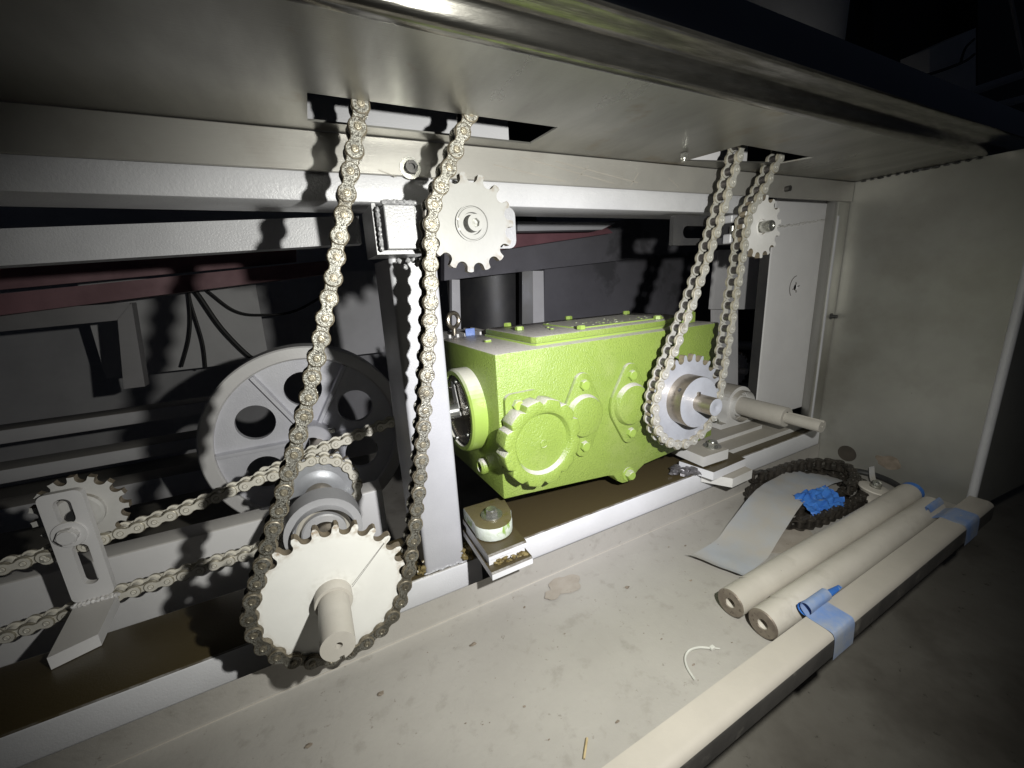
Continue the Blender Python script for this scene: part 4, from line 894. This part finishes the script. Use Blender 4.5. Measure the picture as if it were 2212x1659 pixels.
B2a, B2b = (0.600, 0.338, ZF + 0.0262), (1.265, 0.360, ZF + 0.0262)
t1 = round_bar('thick round bar with a central bore lying on the pan, farther from the front rail', B1a, B1b, 0.0250, 0.055, 0.70)
m = MB(); m.cyl((1.300, 0.416, ZF + 0.0262), (1.318, 0.4166, ZF + 0.0262), 0.0245, n=32); m.build('end_cap', 'tape_blue', t1)
round_bar('thick round bar with a central bore lying against the taped front rail', B2a, B2b, 0.0250, 0.050, 0.665)

# tape patches on the rail
def ribbon(path, wdir, w, mname, name, parent=None, th=0.0005, nz_=0.0, cols=5):
    """thin strip following a polyline; wdir across"""
    m = MB(); top = []
    for i, p in enumerate(path):
        wd = Vector(wdir[i] if isinstance(wdir, list) else wdir)
        row = []
        for j in range(cols + 1):
            q = Vector(p) + wd * ((j / cols - 0.5) * w); q.z += nz_ * noise.noise(q * 38)
            row.append(q)
        top.append(row)
    A = [[m.bm.verts.new(q) for q in r] for r in top]; B = [[m.bm.verts.new(q - Vector((0, 0, th))) for q in r] for r in top]
    n = len(A)
    for i in range(n - 1):
        for j in range(cols):
            m.face([A[i][j], A[i][j + 1], A[i + 1][j + 1], A[i + 1][j]]); m.face([B[i][j], B[i + 1][j], B[i + 1][j + 1], B[i][j + 1]])
    for i in range(n - 1):
        m.face([A[i][0], A[i + 1][0], B[i + 1][0], B[i][0]]); m.face([A[i][cols], B[i][cols], B[i + 1][cols], A[i + 1][cols]])
    for j in range(cols): m.face([A[0][j], B[0][j], B[0][j + 1], A[0][j + 1]]); m.face([A[-1][j], A[-1][j + 1], B[-1][j + 1], B[-1][j]])
    return m.build(name, mname, parent, angle=60)
def tape_wrap(x, w, lift, label):
    pts = [rp(x, -0.045, -0.045), rp(x, -0.0435, -0.012), rp(x, -0.041, -0.002), rp(x, -0.036, 0.0012), rp(x, -0.02, 0.0012), rp(x, -0.004, 0.0014)]
    if lift: pts += [rp(x, 0.004, 0.006), rp(x, 0.010, 0.013), rp(x, 0.009, 0.021), rp(x, 0.001, 0.024), rp(x, -0.006, 0.019), rp(x, -0.007, 0.012)]
    else: pts += [rp(x, 0.006, -0.004), rp(x, 0.014, -0.008), rp(x, 0.022, 0.0), rp(x, 0.027, 0.012), rp(x, 0.021, 0.010), rp(x, 0.016, 0.003)]
    return pts
o = ribbon([Vector(p) for p in smooth(tape_wrap(0.685, 0.09, True, ''), 4)], tuple(RD), 0.062, 'tape_dust_blue', 'tape_patch', nz_=0.0012)
tag(o, 'dusty blue tape patch curled up on the front rail beside the bar ends', 'tape')
o = ribbon([Vector(p) for p in smooth(tape_wrap(1.225, 0.07, False, ''), 4)], tuple(RD), 0.075, 'tape_dust_blue', 'tape_patch', nz_=0.002)
tag(o, 'crumpled dark blue tape patch at the far right end of the front rail', 'tape')
m = MB()
cw = []
for i in range(15):
    s_ = i / 14; x = 0.655 + 0.115 * s_
    cw.append([rp(x, 0.004 + 0.011 * (1 - s_ * .6) * math.cos(a), 0.011 * (1 - s_ * .8) + (0.011 * (1 - s_ * .75)) * math.sin(a)) for a in [math.radians(-120 + 24 * k) for k in range(12)]])
V_ = [[m.bm.verts.new(p) for p in r] for r in cw]
for a, b in zip(V_, V_[1:]):
    for k in range(11): m.face([a[k], a[k + 1], b[k + 1], b[k]])
tag(m.build('tape_curl', 'tape_blue', angle=60), 'rolled curl of bright blue tape on the rail next to the nearer bar', 'tape')

# long dusty tape strip draped from the pan over the chain heap
cen = [((0.668, 0.490), 0.017, 0.062), ((0.690, 0.492), 0.004, 0.060), ((0.73, 0.497), 0.0015, 0.058), ((0.780, 0.502), 0.003, 0.058), ((0.83, 0.515), 0.014, 0.062), ((0.90, 0.532), 0.030, 0.070), ((0.965, 0.548), 0.042, 0.078), ((1.02, 0.560), 0.043, 0.082), ((1.08, 0.570), 0.041, 0.080), ((1.15, 0.577), 0.038, 0.076), ((1.21, 0.582), 0.030, 0.07), ((1.26, 0.585), 0.018, 0.066)]
pts = smooth([(x, y, ZF + h) for (x, y), h, w in cen], 4)
dirs = []
for i in range(len(pts)):
    f = i / (len(pts) - 1); a = math.radians(68 + 12 * f); dirs.append((-math.cos(a) , math.sin(a), 0.0))
o = ribbon([Vector(p) for p in pts], dirs, 0.102, 'tape_dusty', 'tape_strip', nz_=0.002, cols=6); tag(o, 'long pale dusty strip of masking tape draped across the pan', 'tape')
m = MB(); n = 34
grid = [[None] * (n + 1) for _ in range(n + 1)]
for i in range(n + 1):
    for j in range(n + 1):
        u, v = i / n, j / n
        p = Vector((1.015 + 0.115 * u - 0.02 * v, 0.538 - 0.062 * v - 0.018 * u, ZF + 0.043 + 0.005 * (1 - v)))
        q = noise.noise(Vector((u * 4.2, v * 4.2, 1))); q2 = noise.noise(Vector((u * 7, v * 6, 7))) + 0.35 * noise.noise(Vector((u * 17, v * 15, 3)))
        p += Vector((0.010 * q2, 0.008 * q, 0.013 * abs(q) + 0.008 * q2 - 0.018 * v * v))
        grid[i][j] = m.bm.verts.new(p)
for i in range(n):
    for j in range(n): m.face([grid[i][j], grid[i + 1][j], grid[i + 1][j + 1], grid[i][j + 1]])
tag(m.build('tape_crumple', 'tape_blue', angle=75), 'bright blue crumpled tape on top of the dark chain heap', 'tape')

# heap of dark oily chain lying on its side
DO = chain_meshes('ch_oil', 'ch_oil', 'ch_oil', 'ch_oil')
t = thing('spare_chain', 'coiled heap of dark oily spare chain lying on the pan at right', 'chain', (1.08, 0.56, ZF))
def flat_path(pts, z):
    js = walk([(p[0], 0.0, p[1]) for p in smooth([(a, b, 0) for a, b in pts], 6)])
    return [Vector((j.x, j.z, ZF + z)) for j in js]
coils = [([(0.955, 0.600), (0.985, 0.625), (1.03, 0.635), (1.08, 0.640), (1.14, 0.643), (1.20, 0.640), (1.25, 0.628), (1.29, 0.60), (1.30, 0.565), (1.29, 0.52), (1.25, 0.488), (1.20, 0.470), (1.13, 0.466), (1.07, 0.468), (1.01, 0.470), (0.96, 0.482), (0.93, 0.505)], 0.0165),
         ([(1.00, 0.600), (1.05, 0.613), (1.12, 0.617), (1.19, 0.612), (1.24, 0.595), (1.262, 0.56), (1.245, 0.525), (1.19, 0.505), (1.12, 0.497), (1.05, 0.503), (1.00, 0.53), (0.985, 0.575)], 0.0165),
         ([(1.03, 0.648), (1.08, 0.632), (1.15, 0.630), (1.22, 0.618), (1.275, 0.585), (1.28, 0.545), (1.22, 0.50), (1.15, 0.484)], 0.0465)]
for pts_, z in coils: make_chain(t, flat_path(pts_, z), DO, True, side=Vector((0.03, 0.02, -1)).normalized())

# hose, knob, zip tie, splinter, crumbs
m = MB(); m.tube(smooth([(1.300, 0.600, ZF + 0.02), (1.330, 0.585, ZF + 0.016), (1.365, 0.550, ZF + 0.014), (1.376, 0.515, ZF + 0.013), (1.368, 0.475, ZF + 0.012), (1.350, 0.445, ZF + 0.010)], 5), 0.008, 10)
tag(m.build('rubber_hose', 'rubber'), 'short black rubber hose curving across the pan by the side panel', 'hose')
o = ribbon([Vector(p) for p in smooth([(1.378, 0.530, ZF + 0.034), (1.352, 0.516, ZF + 0.026), (1.325, 0.500, ZF + 0.018), (1.300, 0.480, ZF + 0.02)], 5)], (0.6, -0.5, 0.3), 0.016, 'tape_dusty', 'tape_scrap', nz_=0.004, cols=3); tag(o, 'twisted scrap of pale tape standing beside the black hose', 'tape')
t = thing('knob', 'small domed steel knob on a dark flared base behind the round bars', 'knob', (1.235, 0.468, ZF))
m = MB(); m.lathe([(0.0, 0), (0.018, 0), (0.019, 0.012), (0.034, 0.034), (0.033, 0.037), (0.012, 0.040)], (1.235, 0.468, ZF + 0.002), (0.1, -0.15, 1), 24); m.build('base', 'wrap', t)
m = MB(); m.lathe([(0.010, 0.038), (0.012, 0.046), (0.010, 0.054), (0.005, 0.058), (0, 0.059)], (1.235, 0.468, ZF + 0.002), (0.1, -0.15, 1), 20); m.build('dome', 'zinc', t)
m = MB(); m.tube(smooth([(0.441, 0.336, ZF + 0.003), (0.447, 0.355, ZF + 0.003), (0.457, 0.368, ZF + 0.004), (0.472, 0.374, ZF + 0.005), (0.490, 0.371, ZF + 0.005), (0.506, 0.362, ZF + 0.004)], 5), 0.0018, 6); m.box((0.509, 0.360, ZF + 0.005), (0.008, 0.006, 0.006), bevel=0.001); m.tube([(0.512, 0.359, ZF + 0.004), (0.520, 0.354, ZF + 0.003)], 0.0012, 5)
tag(m.build('cable_tie', 'tie'), 'white curved cable tie lying on the dusty pan', 'cable tie')
m = MB(); m.tube([(0.249, 0.346, ZF + 0.003), (0.240, 0.337, ZF + 0.0035), (0.231, 0.328, ZF + 0.003)], 0.0018, 5); tag(m.build('wood_splinter', 'straw'), 'small straw coloured splinter on the pan near the bottom edge', 'splinter')
m = MB(); m.lathe([(0, 0), (0.008, 0), (0.009, 0.008), (0.013, 0.010), (0.013, 0.013), (0.006, 0.013), (0.006, 0.024), (0, 0.024)], (1.155, 0.650, ZF + 0.012), (0.9, -0.3, 0.15), 16)
tag(m.build('loose_fitting', 'white_dusty'), 'small pale fitting lying by the flange behind the chain heap', 'fitting')
m = MB()
for k in range(40):
    x = random.uniform(0.05, 1.0); y = random.uniform(0.32 + 0.03 * x, 0.60)
    m.blob((x, y, ZF + 0.001), random.choice((0.0006, 0.0008, 0.0010, 0.0018)), k, (random.uniform(1, 2.4), 1, 0.6), 0.8, 1)
for (u, v) in ((667, 1612), (1022, 1393), (1355, 1270), (822, 1500)):
    d = RIGHT * ((u - 1106) / FPX) + DOWN * ((v - 829.5) / FPX) + FWD; P = d * (ZF / d.z); m.blob((P.x, P.y, ZF + 0.0015), 0.003, u, (1.6, 1, 0.5), 0.9, 2)
o = m.build('grit', 'grit'); o['kind'] = 'stuff'; tag(o, 'dark grit and crumbs scattered on the dusty pan', 'grit')

# ------------------------------------------------------------------ workshop behind the frame
def slabthing(name, label, cat, q, d, mname, group=None):
    m = MB(); m.slab(q, d); return tag(m.build(name, mname), label, cat, group)
slabthing('wall_sheet', 'pale metal wall sheet behind the hanging cables at left', 'sheet', [(-0.95, 2.7, -0.37), (-0.238, 2.7, -0.37), (-0.230, 2.7, 0.10), (-0.95, 2.7, 0.10)], (0, 0.01, 0), 'white_far_lifted')
slabthing('wall_sheet', 'pale metal wall sheet between the oily chain and the white post', 'sheet', [(0.11, 2.7, -0.40), (0.42, 2.7, -0.40), (0.42, 2.7, 0.10), (0.14, 2.7, 0.10)], (0, 0.01, 0), 'white_far_lifted')
for k, pts_ in enumerate(([(-0.513, 2.6, 0.05), (-0.53, 2.6, -0.09), (-0.561, 2.6, -0.21), (-0.617, 2.6, -0.341)], [(-0.513, 2.6, 0.04), (-0.516, 2.6, -0.035), (-0.506, 2.6, -0.225), (-0.518, 2.6, -0.36)], [(-0.50, 2.6, 0.05), (-0.475, 2.6, 0.002), (-0.411, 2.6, -0.167), (-0.316, 2.6, -0.325), (-0.26, 2.6, -0.36)], [(-0.45, 2.6, 0.05), (-0.42, 2.6, 0.007), (-0.338, 2.6, -0.081), (-0.233, 2.6, -0.111), (-0.05, 2.6, -0.10), (0.2, 2.6, 0.03)])):
    m = MB(); m.tube(smooth(pts_, 6), 0.0065 if k != 2 else 0.011, 8)
    tag(m.build('hanging_cable', 'rubber'), ('thin black cable hanging leftmost under the maroon beam', 'thin black cable hanging second from left under the maroon beam', 'thickest black cable slanting down to the pulley wheel', 'thin black cable sagging to the right behind the oily chain')[k], 'cable')
t = thing('maroon_beam', 'dark maroon steel beam crossing the background below the white rails', 'beam', (-0.3, 2.2, 0.0))
def far(u, v, y): return at(u, v, y)
m = MB(); q = [far(-150, 640, 1.9), far(640, 566, 2.2), far(640, 500, 2.2), far(-150, 520, 1.9)]; m.slab(q, (0, 0.02, 0)); m.build('web', 'maroon', t)
m = MB(); q = [far(-150, 700, 1.85), far(735, 588, 2.15), far(735, 560, 2.15), far(-150, 650, 1.85)]; m.slab(q, (0, 0.14, 0)); m.build('flange', 'maroon', t)
t = thing('maroon_beam', 'dark maroon beam end showing right of the pale idler sprocket', 'beam', far(1200, 520, 1.5))
m = MB(); m.slab([far(1000, 552, 1.45), far(1324, 503, 1.45), far(1310, 490, 1.45), far(1000, 512, 1.45)], (0, 0.02, 0)); m.build('web', 'maroon', t)
m = MB(); m.slab([far(1000, 513, 1.43), far(1320, 490, 1.43), far(1320, 484, 1.43), far(1000, 500, 1.43)], (0, 0.05, 0)); m.build('flange', 'maroon', t)
t = thing('dim_frame', 'dim grey angle frame in the left background', 'frame', (-0.6, 2.0, -0.1))
m = MB(); m.slab([(-1.1, 2.0, -0.085), (-0.585, 2.0, -0.066), (-0.578, 2.0, -0.008), (-1.1, 2.0, -0.015)], (0, 0.05, 0)); m.build('cross_bar', 'grey_shade', t)
m = MB(); m.slab([(-0.660, 1.99, -0.32), (-0.597, 1.99, -0.32), (-0.570, 1.99, -0.008), (-0.622, 1.99, -0.066)], (0, 0.05, 0)); m.build('leg', 'grey_shade', t)
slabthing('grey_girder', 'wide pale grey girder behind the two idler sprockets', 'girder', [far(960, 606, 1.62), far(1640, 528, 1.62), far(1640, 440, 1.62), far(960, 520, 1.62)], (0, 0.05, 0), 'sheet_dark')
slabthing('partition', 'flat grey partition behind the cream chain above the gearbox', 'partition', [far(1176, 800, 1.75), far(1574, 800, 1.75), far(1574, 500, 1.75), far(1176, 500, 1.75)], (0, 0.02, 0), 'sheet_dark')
t = thing('upright', 'grey upright strut standing behind the dusty gearbox top', 'strut', far(1150, 700, 1.62))
m = MB(); m.slab([far(1152, 720, 1.62), far(1176, 720, 1.62), far(1174, 585, 1.62), far(1151, 585, 1.62)], (0, 0.03, 0)); m.build('bright_face', 'grey_dim', t)
m = MB(); m.slab([far(1128, 720, 1.64), far(1151, 720, 1.62), far(1151, 585, 1.62), far(1128, 585, 1.64)], (0, 0.03, 0)); m.build('dark_face', 'dark', t)
t = slabthing('upright', 'thin grey upright just right of the white post', 'strut', [far(977, 720, 1.62), far(996, 720, 1.62), far(993, 604, 1.62), far(976, 604, 1.62)], (0, 0.03, 0), 'grey_dim')
m = MB(); c = far(1075, 640, 2.0); m.lathe([(0.24, -0.5), (0.24, 0.6)], (c.x, 2.05, c.z), Z, 48); tag(m.build('drum', 'dark'), 'dark round drum in shadow behind the gearbox', 'drum')
# motor behind the gearbox
t = thing('motor', 'grey finned motor with an eye bolt and blue tag behind the gearbox', 'motor', (0.34, 1.0, -0.13))
m = MB(); m.lathe([(0.0, -0.02), (0.085, -0.02), (0.085, 0.12), (0, 0.12)], (0.30, 1.02, -0.215), X, 32); m.build('body', 'white_dusty', t)
for k in range(7):
    m = MB(); m.box((0.28 + 0.02 * k, 1.02, -0.130), (0.006, 0.12, 0.02), bevel=0.001); m.build('fin', 'white_dusty', t)
m = MB(); m.lathe([(0.018 + 0.0055 * math.cos(2 * PI * k / 10), 0.0055 * math.sin(2 * PI * k / 10)) for k in range(10)], (0.318, 0.98, -0.088), Vector((0.5, -1, 0)), 28, True); m.build('eye', 'turned', t)
m = MB(); m.cyl((0.318, 0.98, -0.125), (0.318, 0.98, -0.1055), 0.006); m.build('eye_shank', 'turned', t)
m = MB(); m.box((0.350, 0.955, -0.118), (0.024, 0.004, 0.018), bevel=0.001); m.build('tag', 'tag', t)
# opening at the right behind the column
t = thing('door_frame', 'dusty grey frame round the dark opening left of the corner column', 'frame', far(1600, 700, 1.08))
m = MB(); m.slab([far(1540, 668, 1.08), far(1664, 668, 1.08), far(1672, 535, 1.08), far(1552, 540, 1.08)], (0, 0.02, 0)); m.build('header', 'grey_dim', t)
m = MB(); m.slab([far(1545, 900, 1.08), far(1594, 900, 1.08), far(1594, 669, 1.08), far(1545, 669, 1.08)], (0, 0.02, 0)); m.build('jamb', 'grey_dim', t)
m = MB(); m.slab([far(1626, 920, 1.08), far(1652, 920, 1.08), far(1664, 669, 1.08), far(1641, 669, 1.08)], (0, 0.02, 0)); m.build('jamb', 'grey_dim', t)
slabthing('opening_shade', 'black sheet put in for the shade of the opening between the grey partition and the corner column', 'opening', [far(1575, 900, 1.60), far(1690, 900, 1.60), far(1690, 640, 1.60), far(1575, 640, 1.60)], (0, 0.01, 0), 'rubber')  # black slab, shade of the opening put in as colour
for k in range(3):
    m = MB(); v = 745 + 45 * k; m.cyl(far(1588, v, 1.55), far(1665, v + 4, 1.55), 0.026, n=20)
    tag(m.build('dusty_pipe', 'white_dusty'), ('top dusty pipe in the dark opening by the corner column', 'middle dusty pipe in the dark opening by the corner column', 'lowest dusty pipe in the dark opening by the corner column')[k], 'pipe', 'dusty pipes in the opening')

# above the tray, far right: tank, lit box with cable, frame tubes
m = MB(); c = far(1800, 40, 1.25); m.lathe([(0.0, -0.1), (0.215, -0.1), (0.215, 0.9)], (c.x - 0.03, 1.42, c.z - 0.25), Z, 48); tag(m.build('tank', 'grey_dim'), 'dim grey round tank above the tray lip at upper right', 'tank')
t = thing('cabinet', 'dim pale cabinet with a black cable at the top right corner', 'cabinet', far(2060, 130, 1.05))
m = MB(); m.slab([far(2008, 190, 1.05), far(2108, 250, 1.05), far(2108, 60, 1.05), far(2008, 105, 1.05)], (0, 0.1, 0)); m.build('door', 'white_far_lifted', t)
m = MB(); m.tube(smooth([tuple(far(2003, 162, 1.01)), tuple(far(2040, 150, 1.01)), tuple(far(2085, 132, 1.01)), tuple(far(2104, 118, 1.01))], 5), 0.006, 8); m.build('cable', 'rubber', t); m = MB(); m.tube(smooth([tuple(far(2075, 136, 1.01)), tuple(far(2085, 105, 1.01)), tuple(far(2104, 85, 1.01))], 5), 0.005, 8); m.build('cable', 'rubber', t)
slabthing('dark_cover', 'dark upright cover between tank and cabinet at upper right', 'cover', [far(1895, 220, 1.95), far(2120, 250, 1.95), far(2120, -60, 1.95), far(1880, -60, 1.95)], (0, 0.1, 0), 'void')
slabthing('dark_cover', 'dark upright cover at the extreme top right corner', 'cover', [far(2112, 280, 1.75), far(2230, 300, 1.75), far(2230, -60, 1.75), far(2112, -60, 1.75)], (0, 0.1, 0), 'dark')
for k, (a, b, r) in enumerate(((far(2050, 215, 0.88), far(2240, 150, 0.88), 0.016), (far(2090, 245, 0.84), far(2240, 205, 0.84), 0.015), (far(2176, -40, 0.80), far(2222, 190, 0.80), 0.0055))):
    m = MB(); m.cyl(a, b, r, n=20); tag(m.build('frame_tube', 'white_mid'), ('upper dull frame tube crossing above the tray lip at right', 'lower dull frame tube just above the tray lip at right', 'thin bright rod slanting at the top right edge')[k], 'tube')
